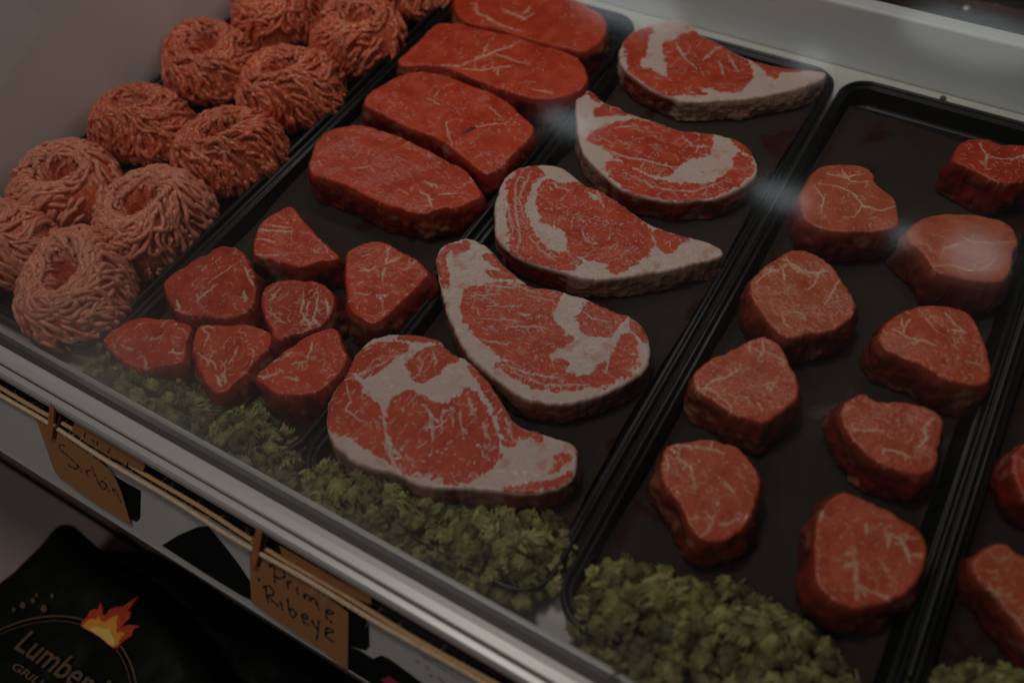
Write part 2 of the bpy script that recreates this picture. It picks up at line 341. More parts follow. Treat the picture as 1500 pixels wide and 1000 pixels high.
def liner(x0, x1, y0, y1, label, seed):
    nx, ny = 60, 130; u = np.linspace(0, 1, nx); v = np.linspace(0, 1, ny); U, W = np.meshgrid(u, v)
    xa = x0 + .0145 + .004 * fbm(W * 3, 0, seed, 1.6); xb = x1 - .0145 - .007 * (fbm(W * 5, 3, seed, 1.3) * .5 + .3)
    ya = y0 + .014 + 0 * U; yb = y1 - .026 - .016 * np.clip((U - .25), 0, 1) + .006 * fbm(U * 3, 9, seed)
    X = xa + (xb - xa) * U; Y = ya + (yb - ya) * W
    e_ = np.minimum(np.minimum(X - x0, x1 - X) - .013, np.minimum(Y - y0, y1 - Y) - .014)
    Z = .0022 + .0011 * (fbm(X, Y, seed, 14, 3) * .5 + .5) + np.clip((.012 - e_), 0, .02) ** 1.5 * 5.0
    V = np.stack([X, Y, Z], -1).reshape(-1, 3); I = np.arange(nx * ny).reshape(ny, nx)
    F = np.stack([I[:-1, :-1], I[:-1, 1:], I[1:, 1:], I[1:, :-1]], -1).reshape(-1, 4)
    V, c = recentre(V); o = link('paper_liner', mesh_from('paper_liner', V, F), MAT['paper'], None, c)
    return tag(o, label, 'paper', 'paper liners lying in the trays')
TY0, TY1 = .188, .899
TR = [(-.8855, -.6395, 'black tray holding the nests of minced beef'), (-.6350, -.3895, 'black tray holding sirloin slabs and small steak tips'),
      (-.3850, -.1395, 'black tray holding the fatty ribeye steaks'), (-.1350, .1095, 'black tray holding two columns of round filets'), (.1140, .3590, 'black tray cut off by the right edge of the photo')]
for x0, x1, l in TR:
    tray(x0, x1, TY0, TY1, l)
for k, l in ((1, 'dark butcher paper under the sirloin slabs and tips'), (2, 'brown black butcher paper under the ribeye steaks'), (3, 'dark butcher paper under the round filets, curved at the back'), (4, 'dark butcher paper in the rightmost tray')):
    liner(TR[k][0], TR[k][1], TY0, TY1, l, k)

# ------------------------------------------------------------------ meat
def chaikin(P, n=2):
    P = np.array(P, float)
    for _ in range(n):
        Q = np.roll(P, -1, 0); P = np.stack([.75 * P + .25 * Q, .25 * P + .75 * Q], 1).reshape(-1, 2)
    return P
def resample(P, ds):
    P = np.vstack([P, P[:1]]); d = np.r_[0, np.cumsum(np.linalg.norm(np.diff(P, axis=0), axis=1))]
    n = int(d[-1] / ds); t = np.linspace(0, d[-1], n, endpoint=False)
    return np.stack([np.interp(t, d, P[:, 0]), np.interp(t, d, P[:, 1])], 1)
def inside(P, Q):
    r = np.zeros(len(Q), bool); x, y = Q[:, 0], Q[:, 1]; A = P; B = np.roll(P, -1, 0)
    o = np.argsort(y, kind='stable'); ys = y[o]
    for (x1, y1), (x2, y2) in zip(A, B):
        if y1 == y2: continue
        a, b_ = np.searchsorted(ys, (min(y1, y2), max(y1, y2)))
        if a == b_: continue
        k = o[a:b_]; r[k] ^= x[k] < (x2 - x1) * (y[k] - y1) / (y2 - y1) + x1
    return r
def segdist(Q, a, b_):
    d = b_ - a; L = d @ d + 1e-18; t = np.clip(((Q - a) @ d) / L, 0, 1); return np.linalg.norm(Q - a - t[:, None] * d, axis=1), t
def bdist(P, Q):                                            # distance to a dense closed outline
    kd = KDTree(len(P))
    for i, p in enumerate(P): kd.insert((p[0], p[1], 0), i)
    kd.balance()
    return np.array([kd.find((q[0], q[1], 0))[2] for q in Q.tolist()])
def polysd(P, Q):
    d = np.full(len(Q), 9.0)
    for a, b_ in zip(P, np.roll(P, -1, 0)): d = np.minimum(d, segdist(Q, a, b_)[0])
    return np.where(inside(P, Q), d, -d)
def sstep(x, a, b_):
    t = np.clip((x - a) / (b_ - a), 0, 1); return t * t * (3 - 2 * t)

def random_veins(P, rs, n, grain, aniso, lmin, lmax, wmin, wmax, branch=.5):
    lo, hi = P.min(0), P.max(0); S = []
    C_ = lo + rs.rand(n * 5, 2) * (hi - lo); C_ = C_[inside(P[::3], C_)][:n]
    for p in C_:
        a = grain + rs.randn() * aniso + (math.pi if rs.rand() < .5 else 0)
        st = [(p, a, lmin + (lmax - lmin) * rs.rand() ** 2, wmin + (wmax - wmin) * rs.rand() ** 1.6)]
        while st:
            q, a, L_, w = st.pop(); step = .0012; k = max(2, int(L_ / step)); pts = [q]
            for i in range(k):
                a += rs.randn() * .42; q = q + step * np.array([math.cos(a), math.sin(a)]); pts.append(q)
                if rs.rand() < .035 * branch * 2 and L_ > .005: st.append((q, a + rs.choice([-1, 1]) * (.5 + .7 * rs.rand()), L_ * .5, w * .75))
            S.append((np.array(pts), w))
    return S

def meat(name, label, cat, group, out, top, mat, spec=None, veins=None, nv=30, grain=0.6, aniso=.7, vl=(.004, .02), vw=(.00022, .0007),
         dz=.0007, base=.003, rough=.0015, fatbase=0.0, rimfat=0.0, tilt=(0, 0), seed=1, undul=.0012, fibre=0, sidefat=1.0, ground=.0045, mid=.003, sidewave=.003):
    rs = np.random.RandomState(seed)
    P = chaikin([at(x, y, top) for x, y in out], 1); P = resample(P, .0010)
    A = .5 * np.sum(P[:, 0] * np.roll(P[:, 1], -1) - np.roll(P[:, 0], -1) * P[:, 1])
    if A < 0: P = P[::-1].copy()
    T = np.roll(P, -2, 0) - np.roll(P, 2, 0); T /= np.linalg.norm(T, axis=1)[:, None]; Nn = np.stack([T[:, 1], -T[:, 0]], 1)
    for _ in range(4): P = (np.roll(P, 1, 0) + 2 * P + np.roll(P, -1, 0)) / 4
    P = P + Nn * (rough * .7 * fbm(P[:, 0], P[:, 1], seed, 160, 3))[:, None]
    lo, hi = P.min(0), P.max(0)
    gx = np.arange(lo[0], hi[0], dz); gy = np.arange(lo[1], hi[1], dz * .87)
    X, Y = np.meshgrid(gx, gy); X = X + (np.arange(len(gy)) % 2)[:, None] * dz * .5
    Q = np.stack([X.ravel(), Y.ravel()], 1); Q = Q + (rs.rand(*Q.shape) - .5) * dz * .25
    Q = Q[inside(P, Q)]; d = bdist(P, Q); m_ = d > dz * .6; Q = Q[m_]; dq = d[m_]
    pts = np.vstack([P, Q]); nb = len(P)
    r = delaunay_2d_cdt([Vector(p) for p in pts], [(i, (i + 1) % nb) for i in range(nb)], [], 1, 1e-8)
    V2 = np.array([tuple(v) for v in r[0]]); F2 = np.array(r[2])
    if len(V2) != len(pts): raise RuntimeError('cdt changed verts %d %d ' % (len(V2), len(pts)) + label)
    V2 = pts; d = np.r_[np.zeros(nb), dq]
    # fat map
    W = V2 + np.stack([fbm(V2[:, 0], V2[:, 1], 1 + seed, 190, 3), fbm(V2[:, 0], V2[:, 1], 5 + seed, 190, 3)], 1) * .0022
    fat = np.full(len(V2), float(fatbase))
    if spec:
        for kind, poly in spec:
            G = chaikin([at(x, y, top) for x, y in poly], 1)
            s = polysd(G, W) + .0009 * fbm(V2[:, 0], V2[:, 1], 2 + seed, 420, 2) + .0017 * fbm(V2[:, 0], V2[:, 1], 6 + seed, 170, 3) + .0007 * fbm(V2[:, 0], V2[:, 1], 31 + seed, 900, 2)
            m_ = sstep(s + ((.0008 + .0026 * sstep(-d, -.011, -.004)) if kind == 'L' else 0), -.0006, .0006)
            fat = fat * (1 - m_) + (1.0 if kind == 'F' else 0.0) * m_
    if rimfat: fat = np.maximum(fat, sstep(rimfat * (1 + .8 * fbm(V2[:, 0], V2[:, 1], 8 + seed, 60, 2)) - d, -.0004, .0006))
    S = random_veins(P, rs, nv, grain, aniso, vl[0], vl[1], vw[0], vw[1])
    for v in (veins or []):
        w = v[0] * .00024 + .00012; pp = np.array([at(x, y, top) for x, y in v[1]]); qq = []
        for a, b_ in zip(pp[:-1], pp[1:]):
            k = max(2, int(np.linalg.norm(b_ - a) / .0015)); qq += [a + (b_ - a) * i / k for i in range(k)]
        qq = np.array(qq + [pp[-1]]); kk_ = np.arange(len(qq)); dv = np.stack([fbm(kk_ * .35, seed, v[0], 1, 3), fbm(kk_ * .35, seed + 9, v[0] + 3, 1, 3)], 1) * .0013
        qq = qq + dv; S.append((qq, w))
        for _ in range(max(1, len(qq) // 5)):                  # side twigs
            i = rs.randint(len(qq)); q_ = qq[i]; a = rs.rand() * 6.28; L_ = .002 + .006 * rs.rand() ** 1.5; tw = [q_]
            for _k in range(int(L_ / .001) + 1): a += rs.randn() * .4; q_ = q_ + .001 * np.array([math.cos(a), math.sin(a)]); tw.append(q_)
            S.append((np.array(tw), w * (.4 + .3 * rs.rand())))
    cell = np.floor((V2 - lo) / .004).astype(int); key = {}
    order = np.lexsort((cell[:, 1], cell[:, 0]))
    ck = cell[order, 0] * 1000 + cell[order, 1]; u_, st_ = np.unique(ck, return_index=True); en_ = np.r_[st_[1:], len(ck)]
    for k_, a_, b_ in zip(u_, st_, en_): key[int(k_)] = order[a_:b_]
    vein = np.zeros(len(V2))
    for pts_, w in S:
        n_ = len(pts_); bri = min(1, (.58 if fatbase else .38) + w * 900) * (.75 + .25 * rs.rand())
        for i in range(n_ - 1):
            a, b_ = pts_[i], pts_[i + 1]; c = np.floor(((a + b_) / 2 - lo) / .004).astype(int)
            ids = [key[(c[0] + ii) * 1000 + c[1] + jj] for ii in (-1, 0, 1) for jj in (-1, 0, 1) if (c[0] + ii) * 1000 + c[1] + jj in key]
            if not ids: continue
            ids = np.concatenate(ids); dd, _ = segdist(V2[ids], a, b_)
            tp = math.sin(math.pi * min(.96, max(.10, (i + .5) / n_))) ** .5 * w
            vein[ids] = np.maximum(vein[ids], bri * (1 - sstep(dd, tp * .5, tp * 1.15 + .00042)))
    vein *= .55 + .45 * sstep(fbm(V2[:, 0], V2[:, 1], 4 + seed, 300, 2), -.6, .3)
    fat = np.maximum(fat, vein * .9)
    # scattered flecks, and a blush of lean showing through thick fat
    fl_ = sstep(fbm(V2[:, 0], V2[:, 1], 12 + seed, 560, 2), .62, .86) * sstep(fbm(V2[:, 0], V2[:, 1], 15 + seed, 60, 2), -.25, .5)
    fat = np.maximum(fat, fl_ * (.8 if fatbase else .55))
    if fatbase: fat = fat * (1 - .38 * sstep(fbm(V2[:, 0] * 1.0, V2[:, 1], 17 + seed, 110, 4), .25, .75)) - .10 * sstep(fbm(V2[:, 0], V2[:, 1], 19 + seed, 420, 2), .1, .7); fat = np.clip(fat, 0, 1)
    if fibre: # broken fibrous streaks
        c_, s_ = math.cos(grain), math.sin(grain); u = V2 @ np.array([c_, s_]); v = V2 @ np.array([-s_, c_])
        fat = np.maximum(fat, sstep(fbm(u * 70, v * 460, seed, 1, 2), .62, .85) * fibre)
    z = top + undul * fbm(V2[:, 0], V2[:, 1], seed, 38, 2) + .00022 * fbm(V2[:, 0], V2[:, 1], seed, 300, 2) + .00035 * fat * (1 if fatbase else .5)
    re = .0032; q = np.clip(1 - d / re, 0, 1); z -= re * .8 * (1 - np.sqrt(1 - q * q * .98))
    c0 = V2.mean(0); z += (V2 - c0) @ np.array(tilt)
    top3 = np.column_stack([V2, z])
    # sides
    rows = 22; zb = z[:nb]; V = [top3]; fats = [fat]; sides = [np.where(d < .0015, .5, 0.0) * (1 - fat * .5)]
    k = 9; rimf = fat[:nb] + 0
    # fat a few mm inside the rim decides the side's colour
    inner = P - Nn * .004; near = []
    sub = V2[nb:]; subf = fat[nb:]
    sb = sub[dq < .009]; sf = subf[dq < .009]
    for s in range(0, nb, 60):
        near.append(((inner[s:s + 60][:, None] - sb[None]) ** 2).sum(-1).argmin(1))
    rimf = sf[np.concatenate(near)]
    ker = np.hanning(25); ker /= ker.sum(); rimf = np.convolve(np.r_[rimf[-12:], rimf, rimf[:12]], ker, 'valid')
    for i in range(1, rows + 1):
        v = i / rows
        off = mid * math.sin(math.pi * min(1, v * 1.15)) + base * v ** 1.5
        nz = fbm(P[:, 0], P[:, 1], v * .035 + seed, 42, 3) * sidewave + fbm(P[:, 0], P[:, 1], v * .05, 190, 2) * .0009
        ridge = -np.abs(fbm(P[:, 0], P[:, 1], v * .02 + 3 + seed, 75, 2)) * sidewave * .8
        o_ = off + (nz + ridge + sidewave * .3) * min(1, v * 2.5)
        if i == rows: o_ = o_ - .003
        zz = zb + (ground - zb) * v - (0 if i < rows else .001)
        V.append(np.column_stack([P + Nn * o_[:, None], zz]))
        f_ = sstep(rimf * 1.5 - .35 + .5 * fbm(P[:, 0] * 1.0, P[:, 1], v * .03 + seed, 70, 3), .25, .8) * sidefat
        mem = sstep(fbm(P[:, 0], P[:, 1], v * .05 + 9 + seed, 55, 3), .30, .75) * .42
        f_ = np.maximum(f_, mem); f_ = f_ * min(1, v * 6 + .2) + fat[:nb] * max(0, 1 - v * 6 - .2)
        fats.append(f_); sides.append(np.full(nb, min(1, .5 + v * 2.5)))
    Vt = np.vstack(V); fa = np.concatenate(fats); si = np.concatenate(sides)
    tri = F2; a_, b_, c_ = (V2[tri[:, i]] for i in range(3))
    ar = (b_[:, 0] - a_[:, 0]) * (c_[:, 1] - a_[:, 1]) - (b_[:, 1] - a_[:, 1]) * (c_[:, 0] - a_[:, 0])
    tri = np.where(ar[:, None] < 0, tri[:, ::-1], tri)
    n2 = len(V2); side = []; j = np.arange(nb); jn = (j + 1) % nb
    for i in range(rows):
        o0 = 0 if i == 0 else n2 + (i - 1) * nb; o1 = n2 + i * nb
        side.append(np.stack([o0 + j, o1 + j, o1 + jn], 1)); side.append(np.stack([o0 + j, o1 + jn, o0 + jn], 1))
    F = np.vstack([tri] + side)
    Vc, c = recentre(Vt)
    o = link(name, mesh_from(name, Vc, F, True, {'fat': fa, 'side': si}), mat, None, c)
    return tag(o, label, cat, group)

def A5(p): return cr(500, 333, 2.994, p)
def A4(p): return cr(560, 160, 3.3333, p)
def A6(p): return cr(780, 0, 5, p)
def A3(p): return cr(1000, 60, 3.3333, p)
def A2(p): return cr(500, 0, 3, p)
def AC(p): return cr(1000, 333, 2.994, p)
def AR(p): return cr(1000, 667, 3, p)
def AT(p): return cr(1000, 0, 3, p)
def AF(p): return cr(820, 480, 2.5, p)
def AL(p): return cr(160, 160, 2.7775, p)
def AB(p): return cr(0, 333, 2.994, p)

# --- ribeyes
RG = 'ribeye steaks in a row on butcher paper'
rk = dict(dz=.00072, fatbase=1.0, rough=.0014, base=.001, mid=.001, undul=.0008, fibre=.35, sidewave=.0022)
r1_out = A6([(632, 420), (650, 330), (700, 260), (760, 220), (850, 190), (960, 155), (1060, 140), (1120, 155), (1180, 190), (1210, 235), (1260, 275), (1340, 305)]) + \
    A3([(200, 25), (260, 65), (320, 85), (370, 105), (450, 125), (520, 135), (600, 140), (680, 150), (708, 157), (690, 185), (640, 205), (600, 225), (500, 250), (400, 270), (300, 285), (200, 293), (100, 295), (0, 300)]) + A6([(1000, 705), (900, 665), (800, 610), (700, 530), (655, 480)])
r1_spec = [('L', A6([(700, 280), (760, 232), (840, 215), (890, 222), (850, 270), (845, 330), (825, 400), (800, 440), (790, 500), (850, 490), (920, 530), (980, 580), (1060, 600), (1150, 620), (1280, 680), (1240, 700), (1100, 690), (960, 690), (920, 660), (830, 610), (740, 550), (710, 500), (690, 400), (690, 320)])),
    ('L', A6([(960, 310), (1040, 300), (1110, 240), (1180, 235), (1210, 270), (1300, 310), (1390, 345), (1450, 400), (1595, 465), (1615, 540), (1595, 615), (1505, 690), (1325, 660), (1175, 630), (1100, 620), (1020, 590), (980, 540), (990, 480), (960, 400)])),
    ('L', A3([(345, 90), (400, 110), (470, 125), (540, 132), (590, 146), (530, 150), (480, 155), (460, 180), (430, 180), (390, 140)]))]
meat('ribeye_steak', 'ribeye at the back of its tray with a long pale fat tail pointing right', 'steak', RG, r1_out, .032, MAT['ribeye'], r1_spec,
     [(7, A6([(1040, 310), (1070, 350), (1100, 400), (1150, 460), (1200, 500)])), (7, A6([(1240, 440), (1290, 410), (1330, 370), (1400, 340)])), (4, A6([(1380, 470), (1400, 550)])), (5, A6([(1440, 400), (1500, 520)])), (4, A6([(960, 380), (1020, 380)]))],
     nv=200, grain=.3, vl=(.002, .012), vw=(.0002, .0005), seed=11, sidefat=0.95, rimfat=.0009, **rk)
r2_out = A6([(345, 625), (400, 650), (460, 685), (510, 740), (580, 775), (640, 785), (670, 815), (740, 835), (800, 860), (880, 880), (970, 915), (1040, 940), (1150, 965), (1300, 975)]) + \
    A3([(200, 465), (270, 480), (330, 525), (355, 580), (370, 620), (350, 670), (300, 710), (250, 740), (200, 760), (140, 775), (60, 775)]) + A2([(1500, 885), (1430, 883), (1350, 870), (1280, 850), (1220, 830), (1150, 770), (1100, 720), (1060, 670), (1038, 600), (1030, 500), (1030, 420)])
r2_spec = [('L', A6([(430, 820), (500, 790), (540, 770), (640, 790), (700, 830), (640, 850), (560, 850), (470, 860)])), ('L', A6([(400, 680), (450, 700), (500, 745), (430, 712)])),
    ('L', A2([(1080, 600), (1120, 570), (1230, 525), (1400, 545), (1500, 575), (1560, 600), (1595, 590), (1626, 600), (1626, 645), (1614, 685), (1554, 690), (1500, 712), (1450, 770), (1400, 780), (1320, 750), (1250, 720), (1180, 680), (1140, 640), (1090, 630)])),
    ('L', A2([(1165, 710), (1210, 705), (1280, 740), (1380, 790), (1450, 800), (1500, 810), (1572, 810), (1635, 801), (1680, 774), (1725, 729), (1725, 693), (1745, 668), (1788, 700), (1808, 738), (1788, 774), (1734, 812), (1662, 846), (1572, 866), (1500, 876), (1400, 872), (1300, 850), (1220, 800), (1175, 750)])),
    ('L', A3([(245, 470), (290, 480), (325, 520), (345, 560), (300, 540), (260, 510)]))]
meat('ribeye_steak', 'crescent ribeye with its white fat point at upper left, second from the back', 'steak', RG, r2_out, .032, MAT['ribeye'], r2_spec,
     [(5, A2([(1140, 650), (1250, 690), (1350, 710), (1480, 740)])), (4, A2([(1200, 560), (1300, 550)])), (6, A2([(1500, 600), (1540, 640), (1620, 650)])), (3, A2([(1250, 760), (1400, 830), (1550, 840), (1700, 790)]))],
     nv=230, grain=-.2, vl=(.003, .016), vw=(.0002, .0005), seed=12, sidefat=0.55, rimfat=.0009, **rk)
r3_out = A4([(545, 480), (560, 430), (575, 380), (600, 330), (650, 290), (720, 270), (800, 268), (850, 275), (900, 295), (935, 325), (990, 370), (1050, 390), (1100, 420), (1133, 440)]) + \
    [(912, 300), (935, 317), (960, 332), (1000, 345), (1030, 352), (1062, 366), (1058, 376), (1035, 384)] + A5([(1497, 175), (1400, 195), (1280, 218), (1150, 230), (1050, 225), (950, 195), (850, 165), (760, 125), (700, 75), (672, 30)])
r3_spec = [('L', A4([(610, 380), (640, 330), (700, 290), (770, 290), (800, 320), (740, 350), (720, 400), (700, 450), (690, 500), (715, 560), (770, 640), (800, 680), (850, 700), (930, 700), (975, 750), (960, 772), (880, 782), (780, 760), (700, 735), (640, 690), (618, 600), (612, 500)])),
    ('L', A4([(752, 400), (800, 340), (840, 350), (900, 360), (960, 365), (1040, 395), (1110, 430), (1150, 445), (1233, 520), (1283, 570), (1325, 640), (1313, 700), (1247, 743), (1180, 790), (1090, 785), (1117, 750), (1057, 743), (980, 732), (905, 690), (905, 640), (890, 590), (830, 565), (785, 560), (770, 510)])),
    ('L', [(957, 337), (985, 345), (1010, 352), (990, 362), (985, 372), (970, 368), (960, 355)]), ('F', A4([(1000, 400), (1060, 425), (1040, 440), (1010, 430)]))]
meat('ribeye_steak', 'middle ribeye with broad white streak beside its eye and tail pointing right', 'steak', RG, r3_out, .032, MAT['ribeye'], r3_spec,
     [(5, A4([(690, 300), (650, 360), (650, 480), (670, 600), (660, 700)])), (4, A4([(730, 300), (690, 380), (670, 440), (690, 520)])), (4, A4([(720, 620), (780, 690), (850, 740)])), (4, A4([(600, 400), (625, 520), (640, 640)])),
      (5, A4([(850, 350), (850, 380), (900, 390)])), (6, A4([(1050, 400), (1080, 480)])), (4, A4([(980, 580), (990, 630), (1040, 660)]))],
     nv=300, grain=1.2, aniso=1.3, vl=(.002, .010), vw=(.00022, .0006), seed=13, sidefat=0.75, rimfat=.0009, **rk)
r4_out = A5([(440, 75), (500, 60), (550, 40), (600, 60), (650, 90), (690, 140), (740, 190), (800, 235), (830, 262), (900, 265), (950, 275), (1010, 295), (1100, 320), (1160, 350), (1240, 375), (1300, 410), (1340, 460), (1355, 520), (1350, 590), (1330, 640), (1270, 670), (1200, 715), (1100, 750), (1000, 775), (900, 775), (850, 765), (780, 745), (700, 685), (620, 620), (560, 570), (520, 510), (490, 440), (465, 380), (440, 300), (420, 200), (412, 120)])
r4_spec = [('L', A5([(530, 290), (560, 260), (620, 255), (700, 240), (760, 255), (830, 265), (900, 270), (950, 280), (945, 340), (920, 370), (920, 400), (960, 430), (985, 465), (960, 480), (1020, 475), (1025, 495), (990, 520), (950, 535), (900, 570), (960, 585), (990, 600), (985, 640), (1050, 655), (1100, 650), (1100, 680), (1050, 700), (1000, 715), (900, 715), (830, 700), (780, 670), (720, 640), (690, 610), (670, 590), (740, 595), (765, 580), (700, 570), (640, 520), (590, 480), (550, 430), (530, 370)])),
    ('L', A5([(625, 195), (680, 185), (730, 190), (770, 220), (700, 225), (640, 212)])), ('L', A5([(615, 122), (650, 120), (690, 140), (740, 190), (690, 170), (650, 155), (630, 140)])),
    ('L', A5([(430, 130), (465, 88), (492, 75), (465, 110), (450, 160), (466, 210), (470, 268), (450, 240), (432, 180)])), ('L', A5([(480, 92), (520, 72), (560, 65), (552, 95), (500, 118)])),
    ('L', A5([(1060, 350), (1100, 330), (1180, 350), (1230, 385), (1235, 405), (1200, 440), (1190, 470), (1140, 490), (1080, 475), (1040, 440), (1035, 400)])),
    ('L', A5([(1230, 480), (1260, 465), (1290, 490), (1300, 540), (1290, 610), (1240, 650), (1180, 680), (1120, 700), (1080, 680), (1110, 610), (1160, 590), (1200, 540)])),
    ('L', A5([(1270, 420), (1310, 430), (1335, 470), (1330, 500), (1290, 470), (1265, 440)])), ('F', A5([(1255, 550), (1285, 548), (1288, 570), (1260, 568)]))]
meat('ribeye_steak', 'largest ribeye, its round end at right and a broad white fat top at left', 'steak', RG, r4_out, .034, MAT['ribeye'], r4_spec,
     [(5, A5([(820, 300), (930, 320)])), (5, A5([(725, 436), (860, 430), (905, 450)])), (3, A5([(640, 345), (790, 348)])), (3, A5([(560, 300), (700, 290)])), (2.4, A5([(620, 400), (800, 410)])), (5, A5([(770, 375), (830, 385)])),
      (3, A5([(640, 500), (720, 510)])), (5, A5([(620, 250), (780, 265), (850, 290)])), (4, A5([(700, 600), (830, 640), (950, 660)])), (4, A5([(760, 640), (900, 690), (1090, 690)])), (4, A5([(1060, 370), (1100, 400), (1180, 410)])), (3, A5([(1180, 520), (1160, 640)]))],
     nv=290, grain=-.15, aniso=.5, vl=(.002, .012), vw=(.00022, .00065), seed=14, sidefat=0.3, rimfat=.0009, **rk)
r5_out = A5([(50, 570), (100, 510), (150, 480), (230, 465), (350, 470), (430, 495), (470, 535), (500, 565), (560, 580), (600, 625), (650, 680), (690, 740), (720, 800), (750, 850), (800, 885), (880, 900), (950, 925), (1010, 945), (1035, 970)]) + \
    AR([]) + [(846, 670), (843, 694), (836, 707), (813, 717), (793, 722), (750, 722), (700, 717), (660, 716), (633, 714), (607, 710), (583, 694), (550, 687), (517, 677), (503, 663), (486, 650), (481, 634), (477, 615), (480, 597), (486, 580), (498, 560)]
def K(p): return cr(500, 333, 2.994, p)
r5_spec = [('L', K([(50, 590), (100, 540), (150, 515), (230, 505), (290, 515), (295, 535), (240, 560), (200, 600), (150, 640), (90, 660), (55, 640)])), ('L', K([(250, 482), (330, 472), (400, 482), (430, 497), (380, 502), (290, 500)])),
    ('L', K([(285, 595), (320, 560), (390, 525), (450, 530), (490, 550), (500, 590), (460, 610), (420, 650), (370, 680), (320, 670), (295, 640)])),
    ('L', K([(0, 630), (50, 660), (80, 690), (95, 730), (130, 760), (170, 770), (190, 820), (180, 900), (200, 960), (250, 1000), (350, 1070), (300, 1070), (180, 1010), (90, 960), (0, 900), (-40, 880), (-60, 820), (-50, 740)])),
    ('L', K([(230, 740), (290, 705), (320, 720), (350, 740), (400, 765), (460, 770), (500, 740), (560, 705), (600, 730), (640, 800), (680, 880), (690, 960), (690, 1000), (670, 1050), (600, 1090), (500, 1110), (420, 1100), (330, 1060), (270, 1010), (210, 930), (195, 870), (200, 800)])),
    ('L', K([(560, 600), (600, 640), (650, 690), (700, 760), (730, 830), (765, 900), (770, 940), (740, 965), (710, 940), (690, 870), (660, 780), (620, 700), (580, 640)])),
    ('L', K([(770, 870), (810, 900), (810, 940), (780, 930)])), ('L', K([(840, 900), (870, 905), (880, 940), (850, 930)])), ('L', K([(940, 1000), (980, 990), (1000, 1010), (960, 1060), (910, 1085), (930, 1040)])),
    ('L', K([(720, 1140), (870, 1122), (960, 1100), (1000, 1080), (990, 1100), (930, 1130), (860, 1145), (760, 1155)]))]
meat('ribeye_steak', 'front ribeye partly over the kale, with a thick white fat band across its top', 'steak', RG, r5_out, .036, MAT['ribeye'], r5_spec,
     [(7, K([(365, 780), (395, 830), (400, 930)])), (4, K([(480, 780), (490, 870)])), (7, K([(560, 750), (575, 820)])), (7, K([(625, 860), (635, 920)])), (4, K([(195, 900), (180, 800)])), (7, K([(190, 950), (220, 1010), (235, 1050)])),
      (3, K([(440, 800), (440, 900)])), (3, K([(520, 800), (530, 900)])), (3, K([(20, 680), (40, 760), (20, 800), (90, 850)])), (3, K([(330, 570), (360, 600), (340, 640)])), (3, K([(400, 540), (420, 600)])), (4, K([(720, 830), (750, 930)])), (5, K([(60, 650), (130, 620), (200, 590)]))],
     nv=300, grain=1.45, aniso=.7, vl=(.002, .012), vw=(.00022, .00065), seed=15, sidefat=0.65, rimfat=.0009, **rk)

